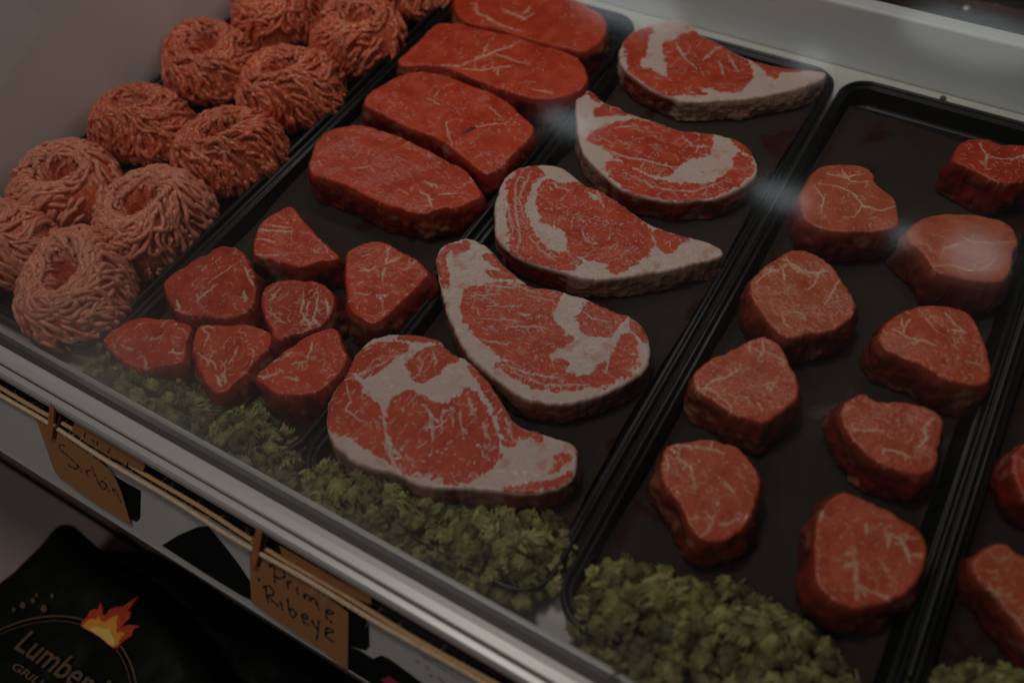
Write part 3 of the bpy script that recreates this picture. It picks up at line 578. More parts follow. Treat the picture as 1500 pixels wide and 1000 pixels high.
# --- filets
FG = 'round filets in two columns on black paper'
fk = dict(dz=.00072, undul=.0016, base=.004, mid=.003, sidewave=.0042, sidefat=.4)
FIL = [
 ('browned filet at the back left of its tray with a nicked right edge', AT([(545, 800), (560, 760), (600, 730), (650, 720), (770, 718), (820, 740), (850, 770), (842, 795), (870, 825), (910, 850), (940, 890), (952, 950), (948, 1000), (860, 1014), (760, 1020), (640, 1014), (590, 1000), (545, 975), (520, 930), (510, 860)]), .046, 'brown',
  [(3.5, AT([(600, 800), (700, 820), (760, 860), (790, 900), (870, 930), (940, 910)])), (3, AT([(580, 810), (620, 870), (610, 920)])), (4, AT([(640, 760), (720, 780), (800, 760)])), (3, AT([(790, 900), (760, 950), (700, 950)])), (3, AT([(700, 740), (740, 800), (830, 800)]))], 60),
 ('filet at the back right corner of its tray, bright red with folded left side', AT([(1190, 670), (1220, 625), (1280, 605), (1340, 610), (1400, 635), (1470, 630), (1540, 650), (1580, 710), (1560, 790), (1480, 805), (1420, 810), (1370, 800), (1320, 765), (1260, 740), (1215, 720), (1183, 700)]), .046, 'deep',
  [(4, AT([(1300, 630), (1340, 680), (1330, 740)])), (3, AT([(1340, 690), (1440, 700)])), (4, AT([(1450, 700), (1500, 680)]))], 40),
 ('browned filet with a bright lamp glint on it, below the back right filet', AT([(1000, 990), (1060, 950), (1150, 932), (1250, 935), (1330, 945), (1400, 965), (1450, 1000)]) + AC([(1470, 40), (1472, 80), (1452, 110), (1445, 180), (1425, 225), (1380, 243), (1300, 238), (1200, 220), (1120, 205), (1080, 160), (1040, 110), (990, 60), (982, 20)]), .048, 'brown',
  [(3.5, AC([(1100, 170), (1180, 170), (1260, 190), (1340, 170), (1370, 130)])), (3, AC([(1220, 20), (1260, 60), (1350, 70), (1470, 60)])), (3, AC([(1020, 60), (1080, 80), (1080, 110)])), (3, AC([(1130, 130), (1150, 90), (1220, 70)]))], 50),
 ('browned filet with dense pale marbling along its upper edge', AC([(520, 97), (600, 125), (665, 170), (710, 250), (750, 310), (762, 350), (755, 385), (700, 430), (640, 465), (560, 465), (470, 490), (420, 465), (370, 420), (330, 360), (300, 310), (290, 240), (330, 190), (400, 140), (460, 105)]), .046, 'brown',
  [(5, AC([(320, 240), (370, 200), (420, 190), (470, 160), (530, 190)])), (5, AC([(450, 130), (480, 180), (560, 200), (640, 190)])), (4, AC([(440, 180), (450, 230)])), (4, AC([(600, 200), (580, 250), (550, 275)])), (3, AC([(470, 370), (520, 375), (545, 400)])), (4, AC([(440, 370), (450, 420), (480, 440)])), (3, AC([(690, 230), (650, 290), (620, 340)]))], 70),
 ('wide filet with forked white veins at its upper left, right column middle', AC([(1000, 350), (1100, 335), (1190, 345), (1270, 375), (1300, 440), (1330, 520), (1355, 600), (1362, 640), (1345, 680), (1280, 698), (1210, 685), (1150, 670), (1080, 625), (1000, 590), (960, 572), (900, 545), (870, 515), (855, 490), (880, 430), (930, 385)]), .046, 'filet',
  [(4, AC([(920, 445), (980, 480), (1050, 500), (1110, 520)])), (3, AC([(960, 400), (970, 470)])), (3, AC([(1040, 495), (1010, 520)])), (4, AC([(1150, 375), (1200, 430), (1240, 465), (1180, 450)])), (2.5, AC([(1060, 380), (1090, 430), (1120, 460)])), (3, AC([(1000, 400), (970, 440)])), (2.5, AC([(1240, 590), (1310, 600)]))], 50),
 ('triangular topped filet with white veins reaching in from its left edge', AC([(300, 490), (355, 472), (400, 490), (435, 510), (455, 560), (480, 610), (505, 660), (515, 730), (500, 760), (440, 810), (365, 862), (300, 850), (220, 820), (150, 775), (90, 735), (45, 700), (42, 655), (80, 600), (130, 575), (200, 545), (250, 515)]), .047, 'filet',
  [(4, AC([(85, 720), (130, 670), (190, 655), (250, 615)])), (4, AC([(45, 715), (120, 705), (170, 745), (215, 785)])), (4, AC([(350, 480), (355, 540), (330, 580)])), (3, AC([(355, 540), (400, 560), (430, 580), (480, 580)])), (3, AC([(350, 690), (410, 675), (380, 720)])), (3, AC([(300, 500), (295, 550)])), (3, AC([(330, 770), (350, 810)])), (2.5, AC([(215, 740), (290, 745)]))], 40),
 ('filet with a scooped notch in its top left edge, below the wide filet', AC([(690, 800), (710, 762), (780, 722), (800, 722), (830, 752), (890, 765), (960, 760), (1040, 775), (1100, 800), (1145, 835), (1140, 900), (1125, 960), (1122, 1010), (1108, 1050), (1080, 1078), (1030, 1088), (960, 1078), (880, 1050), (790, 990), (735, 925), (700, 870)]), .046, 'filet',
  [(4, AC([(790, 900), (880, 895)])), (4, AC([(1100, 840), (1060, 880), (1070, 930), (1040, 960)])), (4, AC([(880, 975), (960, 990), (1000, 1010)])), (3, AC([(740, 860), (750, 900)]))], 40),
 ('filet with ragged fatty left side, just behind the green kale', AF([(400, 425), (450, 415), (540, 407), (600, 420), (660, 440), (700, 480), (730, 530), (738, 570), (725, 640), (690, 710), (650, 755), (600, 780), (550, 788), (500, 765), (465, 720), (450, 660), (400, 600), (365, 540), (370, 480), (385, 440)]), .048, 'filet',
  [(5, AF([(430, 430), (435, 480), (480, 510), (500, 590)])), (5, AF([(410, 428), (500, 440), (580, 450), (600, 470)])), (4, AF([(600, 560), (640, 605)])), (4, AF([(570, 680), (560, 720), (520, 760)])), (3, AF([(385, 450), (400, 500), (390, 540)])), (3, AF([(590, 720), (650, 700)])), (3, AF([(480, 700), (510, 690)]))], 50),
 ('front filet nearest the right divider, with bold white branching veins', AR([(700, 153), (760, 170), (830, 205), (900, 235), (960, 275), (1030, 315), (1065, 345), (1077, 400), (1070, 480), (1040, 540), (990, 600), (930, 635), (850, 660), (760, 675), (700, 665), (650, 630), (600, 580), (570, 520), (575, 440), (580, 360), (585, 290), (610, 240), (650, 185)]), .049, 'filet',
  [(8, AR([(750, 430), (762, 500), (765, 560), (760, 625)])), (5, AR([(752, 465), (705, 495)])), (6, AR([(905, 345), (950, 370), (985, 430), (995, 465)])), (4, AR([(905, 345), (900, 400)])), (4, AR([(860, 450), (905, 515)])), (4, AR([(770, 570), (840, 600), (900, 620)])), (5, AR([(610, 240), (600, 290)])), (5, AR([(800, 300), (805, 340)])), (4, AR([(950, 350), (1040, 370)])), (4, AR([(990, 440), (1050, 430)]))], 40)]
for k, (l, o_, t, m_, vv, nv) in enumerate(FIL):
    meat('filet_steak', l, 'steak', FG, o_, t, MAT[m_], None, vv, nv=nv, grain=.5 + .4 * k, aniso=1.5, vl=(.003, .014), vw=(.0002, .00042), seed=21 + k, **fk)
meat('strip_steak', 'pale red steak cut off by the right edge, in the rightmost tray', 'steak', None, AR([(1265, 500), (1275, 450), (1300, 420), (1350, 385), (1420, 375), (1445, 395), (1470, 430), (1540, 450), (1640, 480), (1700, 560), (1740, 700), (1720, 830), (1640, 900), (1560, 860), (1500, 785), (1440, 700), (1400, 645), (1360, 598), (1300, 570)]), .042, MAT['brown'], None, None, nv=60, seed=41, sidefat=.8, dz=.0009, base=.002, mid=.002)
meat('strip_steak', 'dark red steak showing only its left tip at the right edge', 'steak', None, [(1481, 668), (1488, 655), (1505, 645), (1560, 640), (1600, 680), (1590, 740), (1530, 745), (1495, 725), (1483, 695)], .042, MAT['deep'], None, None, nv=20, seed=42, dz=.0011)

# --- sirloin slabs
SG = 'large sirloin slabs overlapping at the back of their tray'
sk = dict(dz=.0009, undul=.0022, base=.003, mid=.003, sidewave=.004, sidefat=.5, vl=(.004, .018), vw=(.0002, .00048))
meat('sirloin_steak', 'sirloin slab at the very back, cut by the top edge of the photo', 'steak', SG, A2([(485, 5), (520, -40), (700, -52), (900, -30), (1040, 5), (1100, 30), (1150, 70), (1172, 125), (1150, 175), (1110, 208), (1060, 232), (1000, 215), (900, 195), (800, 160), (700, 130), (600, 105), (520, 85)]), .038, MAT['meat'], None,
     [(6, A2([(590, 10), (600, 60), (700, 110), (790, 135)])), (5, A2([(800, 60), (830, 30)])), (6, A2([(700, 40), (800, 80), (850, 60)]))], nv=25, seed=51, tilt=(0, 0), **sk)
meat('sirloin_steak', 'second sirloin slab from the back, with one long branching white vein', 'steak', SG, A2([(248, 265), (300, 220), (350, 170), (390, 115), (420, 97), (520, 97), (620, 120), (720, 145), (800, 172), (900, 207), (1000, 228), (1050, 260), (1082, 320), (1085, 370), (1040, 400), (980, 428), (900, 438), (800, 422), (700, 392), (600, 355), (540, 325), (460, 292), (380, 287), (300, 297), (250, 288)]), .040, MAT['meat'], None,
     [(5, A2([(440, 285), (530, 285), (600, 255), (660, 235), (740, 215), (790, 180)])), (4, A2([(620, 250), (640, 190)])), (4, A2([(530, 300), (620, 305), (700, 300), (760, 290)])), (3, A2([(680, 240), (770, 270), (830, 290)])), (3, A2([(690, 330), (690, 300)])), (4, A2([(840, 390), (920, 405)]))], nv=30, seed=52, **sk)
meat('sirloin_steak', 'third sirloin slab, with a dark red gash near its right corner', 'steak', SG, A2([(95, 460), (120, 400), (180, 375), (240, 335), (300, 315), (380, 310), (460, 325), (540, 362), (640, 400), (700, 425), (750, 455), (780, 500), (820, 530), (855, 565), (820, 620), (760, 680), (700, 740), (650, 770), (600, 750), (540, 700), (480, 650), (400, 600), (300, 560), (200, 510), (120, 480)]), .041, MAT['meat'], None,
     [(4, A2([(460, 540), (470, 600), (490, 640)])), (4, A2([(560, 570), (660, 550), (740, 540)])), (3, A2([(380, 430), (430, 460)])), (2.5, A2([(660, 470), (700, 520)]))], nv=60, seed=53, **sk)
meat('sirloin_steak', 'front sirloin slab of the four, smooth red with fine white flecks', 'steak', SG, A4([(0, 105), (100, 135), (200, 185), (300, 240), (400, 280), (450, 340), (495, 420), (440, 450), (380, 480), (280, 495), (200, 520), (100, 495), (0, 470)]) + AL([(1111, 385), (1020, 340), (950, 305), (880, 285), (812, 266), (810, 200), (850, 120), (900, 75), (1000, 65), (1060, 68)]), .040, MAT['meat'], None,
     [(5, A4([(180, 400), (225, 430), (240, 470)])), (4, A4([(205, 350), (270, 380)])), (3, A4([(280, 415), (350, 410)])), (3, A4([(430, 330), (460, 370)])), (3, A2([(40, 740), (120, 730)])), (2.5, A2([(250, 830), (300, 860)]))], nv=70, seed=54, **sk)
# the gash is a shallow dark cut lying open in the third slab
g0 = [A2([p])[0] for p in ((510, 608), (540, 585), (575, 568), (603, 560))]
b = MB(); b.tube([(*at(x, y, .0415), .0415 - .0006) for x, y in g0], [.0006, .0024, .0029, .0008], 8)
par = [o for o in C.objects if o.get('label', '').startswith('third sirloin')][0]
b.obj('gash', simple('dark_blood', (.10, .008, .006), .3, nscale=200, bump=.2), par, True)

# --- tips
TG = 'small sirloin tip chunks in front of the slabs'
tk = dict(dz=.0008, undul=.0028, base=.004, mid=.003, sidewave=.0045, sidefat=.5, vl=(.003, .016), vw=(.0002, .0006), nv=45)
meat('steak_tip', 'chunk with horizontal white streaks, topmost of the small tips', 'steak', TG, AL([(580, 590), (592, 500), (620, 450), (670, 410), (725, 388), (755, 400), (790, 450), (850, 515), (910, 565), (945, 600), (900, 612), (850, 618), (780, 650), (700, 625), (640, 610)]), .044, MAT['meat'], None,
     [(6, AL([(605, 490), (660, 495), (740, 500)])), (5, AL([(650, 470), (740, 480)])), (6, AL([(590, 590), (640, 600), (690, 600)])), (4, AL([(610, 530), (680, 545)]))], seed=61, **tk)
meat('steak_tip', 'leftmost tip chunk beside the minced beef, rounded with flecked right flank', 'steak', TG, AL([(215, 705), (250, 670), (330, 620), (420, 570), (470, 552), (530, 565), (560, 600), (580, 640), (600, 700), (598, 770), (570, 830), (500, 850), (430, 850), (370, 840), (300, 845), (262, 820), (232, 760)]), .044, MAT['deep'], None,
     [(4, AL([(360, 780), (400, 740), (440, 710)])), (8, AL([(545, 740), (555, 780)])), (5, AL([(555, 650), (570, 690), (590, 720)])), (3, AL([(420, 690), (500, 640)])), (6, AL([(280, 780), (285, 820)]))], seed=62, **tk)
meat('steak_tip', 'small central tip chunk with silvery membrane on its right side', 'steak', TG, AL([(612, 760), (640, 720), (700, 697), (780, 692), (850, 705), (900, 730), (922, 760), (912, 820), (880, 870), (830, 895), (780, 915), (720, 930), (690, 955), (665, 930), (650, 880), (625, 840)]), .042, MAT['deep'], None,
     [(4, AL([(810, 780), (800, 830), (780, 880)])), (4, AL([(850, 760), (830, 850), (860, 880)])), (5, AL([(880, 770), (890, 830)])), (4, AL([(700, 730), (650, 780)])), (4, AL([(790, 740), (780, 820), (820, 890)])), (3, AL([(640, 820), (720, 870)]))], seed=63, **tk)
meat('steak_tip', 'flat topped tip chunk right of the others beside the ribeye tray', 'steak', TG, A5([(20, 115), (70, 80), (150, 52), (210, 70), (280, 110), (340, 150), (395, 200), (340, 262), (290, 300), (240, 350), (180, 400), (140, 420), (80, 400), (30, 370), (20, 300), (14, 200)]), .046, MAT['meat'], None,
     [(4, A5([(215, 80), (200, 130), (200, 160)])), (3, A5([(195, 165), (260, 130)])), (3, A5([(190, 180), (180, 240)])), (3, A5([(90, 180), (130, 190), (150, 170)])), (3, A5([(60, 290), (120, 300)])), (3, A5([(280, 190), (330, 150)]))], seed=64, **tk)
meat('steak_tip', 'pale flat tip lying at the left behind the kale', 'steak', TG, AB([(440, 490), (480, 460), (540, 410), (600, 390), (700, 395), (780, 405), (850, 425), (822, 470), (815, 560), (805, 600), (740, 610), (650, 620), (570, 615), (520, 570), (470, 530)]), .036, MAT['meat'], None,
     [(4, AB([(620, 560), (640, 590), (630, 620)])), (4, AB([(740, 555), (800, 550)])), (3, AB([(520, 510), (580, 530)])), (3, AB([(650, 485), (720, 470)]))], seed=65, **tk)
meat('steak_tip', 'wedge tip pointing at the kale, touching the pale flat one', 'steak', TG, AB([(866, 430), (900, 420), (1000, 420), (1100, 425), (1190, 450), (1195, 500), (1150, 560), (1100, 620), (1050, 670), (1000, 710), (955, 735), (920, 715), (885, 660), (860, 610), (842, 560), (845, 490)]), .038, MAT['meat'], None,
     [(4, AB([(880, 440), (920, 470), (900, 520)])), (4, AB([(900, 430), (940, 440)])), (4, AB([(860, 550), (940, 590), (950, 620)])), (4, AB([(1000, 600), (1030, 560), (1040, 520)])), (5, AB([(950, 650), (970, 690)])), (4, AB([(980, 620), (990, 680)]))], seed=66, **tk)
meat('steak_tip', 'front tip chunk with a long dark side, beside the front ribeye', 'steak', TG, AB([(1115, 660), (1150, 620), (1210, 570), (1260, 520), (1330, 480), (1390, 450), (1480, 437), (1495, 490), (1515, 535), (1530, 575), (1500, 620), (1450, 685), (1400, 715), (1330, 740), (1270, 735), (1210, 735), (1150, 690)]), .046, MAT['meat'], None,
     [(5, AB([(1130, 650), (1180, 655), (1240, 625)])), (3, AB([(1240, 570), (1280, 545)])), (4, AB([(1280, 600), (1340, 585)])), (4, AB([(1250, 655), (1300, 665)])), (3, AB([(1370, 500), (1350, 580)]))], seed=67, **tk)

# ------------------------------------------------------------------ minced beef nests
def nest_mesh(seed, H=.066, Rr=.058, n=190):
    rs = np.random.RandomState(seed); hs = rs.choice([-1, 1])
    key = np.array([(0, .011, .12), (.10, .0165, .42), (.20, .022, .90), (.30, .031, 1.0), (.45, .044, .88), (.62, .054, .62), (.80, .0585, .34), (1.0, .055, .06)])
    sc = Rr / .058
    ph = rs.rand(4) * 6.28
    def surf(s, th):
        r = np.interp(s, key[:, 0], key[:, 1]) * sc; z = np.interp(s, key[:, 0], key[:, 2]) * H
        lump = 1 + .07 * np.sin(2 * th + ph[0]) + .05 * np.sin(3 * th + ph[1] + 3 * s)
        ex, ey = .006 * math.cos(ph[2]), .006 * math.sin(ph[2])
        k = np.clip(1 - s, 0, 1)
        return np.stack([r * lump * np.cos(th) + ex * k, r * lump * np.sin(th) + ey * k, z * (1 + .07 * np.sin(th + ph[3]))], -1)
    def nrm(s, th):
        e = 1e-3; a = surf(s + e, th) - surf(s - e, th); b_ = surf(s, th + e) - surf(s, th - e); c = np.cross(b_, a); c = c / (np.linalg.norm(c, axis=-1, keepdims=True) + 1e-12)
        sg = np.where((c * (surf(s, th) - np.array([0, 0, H * .35]))).sum(-1, keepdims=True) < 0, -1, 1); return c * sg
    V = []; F = []; K_ = 6; base = 0
    for i in range(n):
        th = rs.rand() * 6.283; short = rs.rand() < .36
        s = .03 + rs.rand() ** .85 * .82; L_ = (.012 + .03 * rs.rand()) if short else (.05 + .09 * rs.rand())
        steps = int(L_ / .0030) + 2; S_ = []; T_ = []
        lay = (rs.rand() - .75) * .0042; wob = rs.rand() * 6.28; da = rs.randn() * .28; fr_ = .2 + .5 * rs.rand()
        for k in range(steps):
            S_.append(s); T_.append(th)
            r = np.interp(s, key[:, 0], key[:, 1]) * sc
            al = .25 + 1.0 * sstep(np.array(s), .28, .75) + .35 * math.sin(th * 2 + ph[0] + s * 4) + .38 * math.sin(k * fr_ + wob) + da + .5 * float(fbm(np.array(math.cos(th) * 2), math.sin(th) * 2, s * 3, 1.2, 1, seed))
            if s < .2: al = .5 + .3 * math.sin(wob)
            s += math.sin(al) * .003 / .100; th += hs * math.cos(al) * .003 / max(r, .012)
            if s > 1.0: break
        if len(S_) < 3: continue
        S_ = np.array(S_); T_ = np.array(T_); nn = nrm(S_, T_); kk = np.arange(len(S_))
        P = surf(S_, T_) + nn * (lay + .0013 * np.sin(kk * fr_ * 1.7 + wob))[:, None] + rs.randn(len(S_), 3) * .00018
        P[:, 2] = np.maximum(P[:, 2], .0022)
        T = np.gradient(P, axis=0); T /= np.linalg.norm(T, axis=1)[:, None] + 1e-9
        A_ = np.cross(T, nn); A_ /= np.linalg.norm(A_, axis=1)[:, None] + 1e-9; B_ = np.cross(A_, T)
        rad = .0027 * (1 + .12 * rs.randn()) * (1 + .10 * np.sin(kk * 1.3 + wob) + .07 * rs.randn(len(kk))); rad[0] *= .55; rad[-1] *= .55
        q = np.arange(K_) * 2 * math.pi / K_
        ring = P[:, None] + rad[:, None, None] * (A_[:, None] * np.cos(q)[None, :, None] + B_[:, None] * np.sin(q)[None, :, None])
        V.append(ring.reshape(-1, 3)); m_ = len(P)
        I = base + np.arange(m_ * K_).reshape(m_, K_); J = np.roll(I, -1, 1)
        F.append(np.stack([I[:-1], J[:-1], J[1:], I[1:]], -1).reshape(-1, 4))
        c0 = I[0]; c1 = I[-1]
        F.append(np.array([[c0[0], c0[5], c0[4], c0[3]], [c0[0], c0[3], c0[2], c0[1]], [c1[0], c1[1], c1[2], c1[3]], [c1[0], c1[3], c1[4], c1[5]]]))
        base += m_ * K_
    strands = mesh_from('meat_strands', np.vstack(V), np.vstack(F), True)
    s, t = np.meshgrid(np.linspace(0, 1, 22), np.linspace(0, 2 * math.pi, 48, endpoint=False), indexing='ij')
    P = surf(s, t) - nrm(s, t) * .0035; P[:, :, 2] = np.maximum(P[:, :, 2], .001)
    I = np.arange(22 * 48).reshape(22, 48); J = np.roll(I, -1, 1)
    F = [tuple(f) for f in np.stack([I[:-1], J[:-1], J[1:], I[1:]], -1).reshape(-1, 4)] + [tuple(I[0][::-1]), tuple(I[-1])]
    core = mesh_from('minced_beef_nest', P.reshape(-1, 3), F, True)
    return core, strands
variants = [nest_mesh(s, .068, .0615, n_) for s, n_ in ((101, 265), (102, 265), (103, 260), (104, 250), (105, 250))]
NP = [(-.702, .247, 0, 1.0, 'nearest minced beef nest, deep crater on top, against the front rail'), (-.703, .352, 1, 1.0, 'pale pink minced beef nest, second from the rail beside the tray edge'),
      (-.698, .472, 2, .98, 'minced beef nest with a dark oval hole, third from the rail beside the tray edge'), (-.706, .594, 3, 1.0, 'dark red minced beef nest, fourth from the rail beside the tray edge'),
      (-.700, .716, 4, 1.0, 'blurred minced beef nest beside the second sirloin slab'), (-.696, .838, 1, 1.0, 'blurred minced beef nest at the top edge beside the back sirloin slab'),
      (-.828, .250, 3, .98, 'minced beef nest cut off by the left edge of the photo'), (-.832, .345, 4, .98, 'minced beef nest near the white wall, second from the rail'),
      (-.828, .464, 0, .95, 'small minced beef nest near the white wall, third from the rail'), (-.836, .590, 2, .96, 'dark minced beef nest against the shadowed white wall'),
      (-.828, .712, 1, 1.0, 'blurred minced beef nest at the top edge by the white wall'), (-.828, .835, 3, 1.0, 'rearmost minced beef nest by the white wall')]
for k, (x, y, v, s, l) in enumerate(NP):
    core, st = variants[v]
    mm = MAT['mince_pale' if k in (0, 1, 6, 7) else 'mince']
    o = link('minced_beef_nest', core, MAT['mince'], None, (x, y, .0022)); c_ = link('meat_strands', st, mm, o); c_['kind'] = 'stuff'
    c_.material_slots[0].link = 'OBJECT'; c_.material_slots[0].material = mm
    o.rotation_euler = (math.radians(4), math.radians(-3), k * 2.1); o.scale = (s, s, s * (1.02 if k < 3 else .98))
    tag(o, l, 'minced beef', 'nests of minced beef in two rows')

# ------------------------------------------------------------------ kale
def frill(seed, Rr=.013, fine=0):
    rs = np.random.RandomState(seed); nr, ns = 8, 128 if fine else 96; th = np.linspace(0, 2 * math.pi, ns, endpoint=False); r = np.linspace(.05, 1, nr) ** .8
    RR, TH = np.meshgrid(r, th, indexing='ij'); ph = rs.rand(6) * 6.28; a = rs.randint(3, 5); b_ = rs.randint(6, 9); c = rs.randint(13, 17)
    if fine: b_ += 7; c += 15
    lob = 1 + (.16 * np.sin(2 * TH + ph[0]) + .12 * np.sin(a * TH + ph[1])) * RR
    z = -.55 * RR ** 2 + .22 * RR ** 2 * np.sin(a * TH + ph[2]) + (.17 if fine else .24) * RR ** 2.5 * np.sin(b_ * TH + ph[3]) + .21 * RR ** 3.5 * np.sin(c * TH + ph[4] + np.sin(3 * TH)) + .10 * np.sin(9 * RR + ph[5]) * RR
    rad = Rr * RR * lob * (1 + .10 * RR ** 3 * np.cos(b_ * TH + ph[5]) + .06 * RR ** 4 * np.cos(c * TH)) * (1 - .18 * RR ** 4)
    V = np.stack([rad * np.cos(TH), rad * np.sin(TH), z * Rr], -1) + rs.randn(nr, ns, 3) * .00022 * RR[..., None]
    I = np.arange(nr * ns).reshape(nr, ns); J = np.roll(I, -1, 1)
    F = [tuple(f) for f in np.stack([I[:-1], J[:-1], J[1:], I[1:]], -1).reshape(-1, 4)] + [tuple(I[0][::-1])]
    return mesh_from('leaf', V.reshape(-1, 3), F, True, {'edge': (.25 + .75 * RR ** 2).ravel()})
FR = [frill(s, .0085 + .0016 * (s % 3)) for s in range(200, 214)]
FF = [frill(s, .0090 + .0014 * (s % 3), 1) for s in range(230, 242)]
def garnish(poly, n, label, seed, x0, x1, hz=.034, big=1.0, bank=None):
    rs = np.random.RandomState(seed); P = np.array([at(x, y, .030) for x, y in poly]); lo, hi = P.min(0), P.max(0)
    e = empty('kale_garnish', (*P.mean(0), .002)); tag(e, label, 'kale', 'curly kale along the front of the trays')
    pts = []; tries = 0
    cand = lo + rs.rand(9000, 2) * (hi - lo); cand = cand[inside(P, cand)]; cand = cand[cand[:, 1] > .1765]
    for tries, p in enumerate(cand):
        if len(pts) >= n: break
        if pts and ((np.array(pts) - p) ** 2).sum(1).min() < (.0058 if tries < 4500 else .0048) ** 2: continue
        pts.append(p)
    P2 = resample(P, .002)
    for i, p in enumerate(pts):
        d = bdist(P2, p[None])[0]
        df = d if p[1] > .215 else max(d, .013); z = .010 + hz * min(1, df / .022) * (.30 + .70 * rs.rand())
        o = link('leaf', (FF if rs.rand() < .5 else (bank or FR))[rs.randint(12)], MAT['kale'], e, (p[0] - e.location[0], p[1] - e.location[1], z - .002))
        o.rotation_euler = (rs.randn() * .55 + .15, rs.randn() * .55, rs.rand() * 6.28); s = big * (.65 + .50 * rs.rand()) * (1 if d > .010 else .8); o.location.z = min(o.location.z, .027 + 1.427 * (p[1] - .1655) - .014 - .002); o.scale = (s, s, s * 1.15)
        if i % 14 == 0:
            b2 = MB(); a = rs.rand() * 6.28; c2 = np.array([p[0], p[1], max(.006, z - .012)])
            b2.tube([c2 + np.array([math.cos(a) * t, math.sin(a) * t, -.2 * abs(t)]) for t in np.linspace(-.016, .016, 5)], [.0022, .002, .0018, .0014, .001], 6)
            b2.obj('stem', MAT['stem'], e, True)
    return e
garnish([(108, 548), (140, 505), (165, 505), (200, 535), (250, 556), (290, 550), (330, 592), (380, 575), (400, 612), (430, 642), (432, 668), (415, 708), (370, 692), (300, 652), (200, 596), (125, 556)], 290, 'pale curly kale in front of the sirloin tips', 301, -.635, -.389, .030, .95, FF)
garnish([(445, 690), (480, 668), (560, 690), (640, 722), (740, 735), (825, 750), (850, 790), (838, 835), (790, 868), (745, 876), (700, 862), (560, 789), (450, 730)], 290, 'dark curly kale under the front ribeye', 302, -.385, -.139, .030)
garnish([(838, 890), (852, 822), (920, 803), (1000, 835), (1090, 845), (1160, 885), (1220, 925), (1265, 985), (1290, 1040), (1100, 1130), (950, 1060), (868, 995), (845, 940)], 298, 'bright green kale mound in front of the filets', 303, -.135, .110, .036, 1.05)
garnish([(1350, 990), (1400, 970), (1450, 960), (1500, 970), (1600, 1000), (1560, 1080), (1400, 1060)], 90, 'blurred sprig of kale in the bottom right corner', 304, .114, .36, .024)

# ------------------------------------------------------------------ front rail, glass
def extrude(name, prof, mat, label=None, cat=None, parent=None, x0=XL, x1=XR, smooth=False, closed=True):
    n = len(prof); V = [(x0, y, z) for y, z in prof] + [(x1, y, z) for y, z in prof]
    F = [(i, i + n, (i + 1) % n + n, (i + 1) % n) for i in range(n)] + [tuple(range(n))[::-1], tuple(range(n, 2 * n))]
    b_ = MB(); b_.add(V, F); return b_.obj(name, mat, parent, smooth)
rail = empty('front_rail', (-.3, .15, .0)); tag(rail, 'brushed metal front rail running the length of the case below the glass', 'rail')
extrude('inner_lip', [(.1735, -.02), (.1745, .0300), (.1722, .0312), (.1700, .0300), (.1695, -.02)], MAT['steel'], parent=rail)
extrude('gasket', [(.1693, -.02), (.1693, .0272), (.1655, .0255), (.1612, .0262), (.1603, -.02)], MAT['gasket'], parent=rail)
extrude('upper_band', [(.1600, .0), (.1600, .0285), (.1588, .0300), (.1530, .0308), (.1462, .0300), (.1448, .0288), (.1448, .0)], MAT['steel'], parent=rail)
extrude('seam_strip', [(.1445, .0), (.1445, .0275), (.1434, .0275), (.1434, .0)], MAT['rust'], parent=rail)
extrude('lower_band', [(.1431, .012), (.1431, .0288), (.1420, .0296), (.1375, .0292), (.1352, .0268), (.1345, .0200), (.1360, .012)], MAT['steel'], parent=rail)
extrude('dark_channel', [(.1600, -.030), (.1600, -.001), (.1430, -.001), (.1430, .0115), (.1395, .0115), (.1370, -.0005), (.1240, -.0035), (.1240, -.03)], MAT['black'], parent=rail)
# glass pane
pn = np.array([0, -.819, .574]); pd = np.array([0, .574, .819])
nx, ny = 120, 70; X, W = np.meshgrid(np.linspace(XL, XR, nx), np.linspace(0, .62, ny)); 
gp = np.array([0, .1655, .027]) + W[..., None] * pd; gp[..., 0] = X
glare_haze_v = (.40 * np.exp(-((X + .56) / .15) ** 2) * np.exp(-W / .075) + .17 * np.exp(-((X + .30) / .30) ** 2) * np.exp(-W / .06) + .003) * (1 + .45 * fbm(X, W, 0, 9, 3)) + .025 * np.exp(-((X + .0) / .14) ** 2 - ((W - .30) / .09) ** 2) * (1 + .6 * fbm(X, W, 4, 12, 3))  # mask of the painted reflection haze, strongest low at the left
I = np.arange(nx * ny).reshape(ny, nx); F = np.stack([I[:-1, :-1], I[:-1, 1:], I[1:, 1:], I[1:, :-1]], -1).reshape(-1, 4)
V, c = recentre(gp.reshape(-1, 3)); gl = link('glass_pane', mesh_from('glass_pane', V, F, True, {'fog': np.clip(glare_haze_v, 0, .6).ravel()}), MAT['glass'], None, c)
tag(gl, 'clear sloping front glass with painted reflection haze low at its left', 'glass')

# ------------------------------------------------------------------ price rail, twine, tags
PP = np.array([0, .1255, .0]); PDn = np.array([0, -.0365, -.040]); PDn = PDn / np.linalg.norm(PDn); PN = np.array([0, -PDn[2], PDn[1]]); PN = PN if PN[2] > 0 else -PN
PN = np.array([0, PDn[2], -PDn[1]]); PN = PN if PN[2] > 0 else -PN
WID = .0535
pr = empty('price_rail', (-.3, .11, -.02)); tag(pr, 'white plastic price rail sloping outward below the metal front rail', 'price rail')
def pl(x, t, h=0): return np.array([x, 0, 0]) + PP + PDn * t + PN * h
b = MB(); b.slab([pl(XL, 0, -.002), pl(XR, 0, -.002), pl(XR, WID, -.002), pl(XL, WID, -.002)], PN, .002); b.obj('rail_face', MAT['plate'], pr)
b = MB(); b.slab([pl(XL, WID + .0003, -.003), pl(XR, WID + .0003, -.003), pl(XR, WID + .0016, -.003), pl(XL, WID + .0016, -.003)], PN, .0042); b.obj('rail_edge', MAT['steel'], pr)
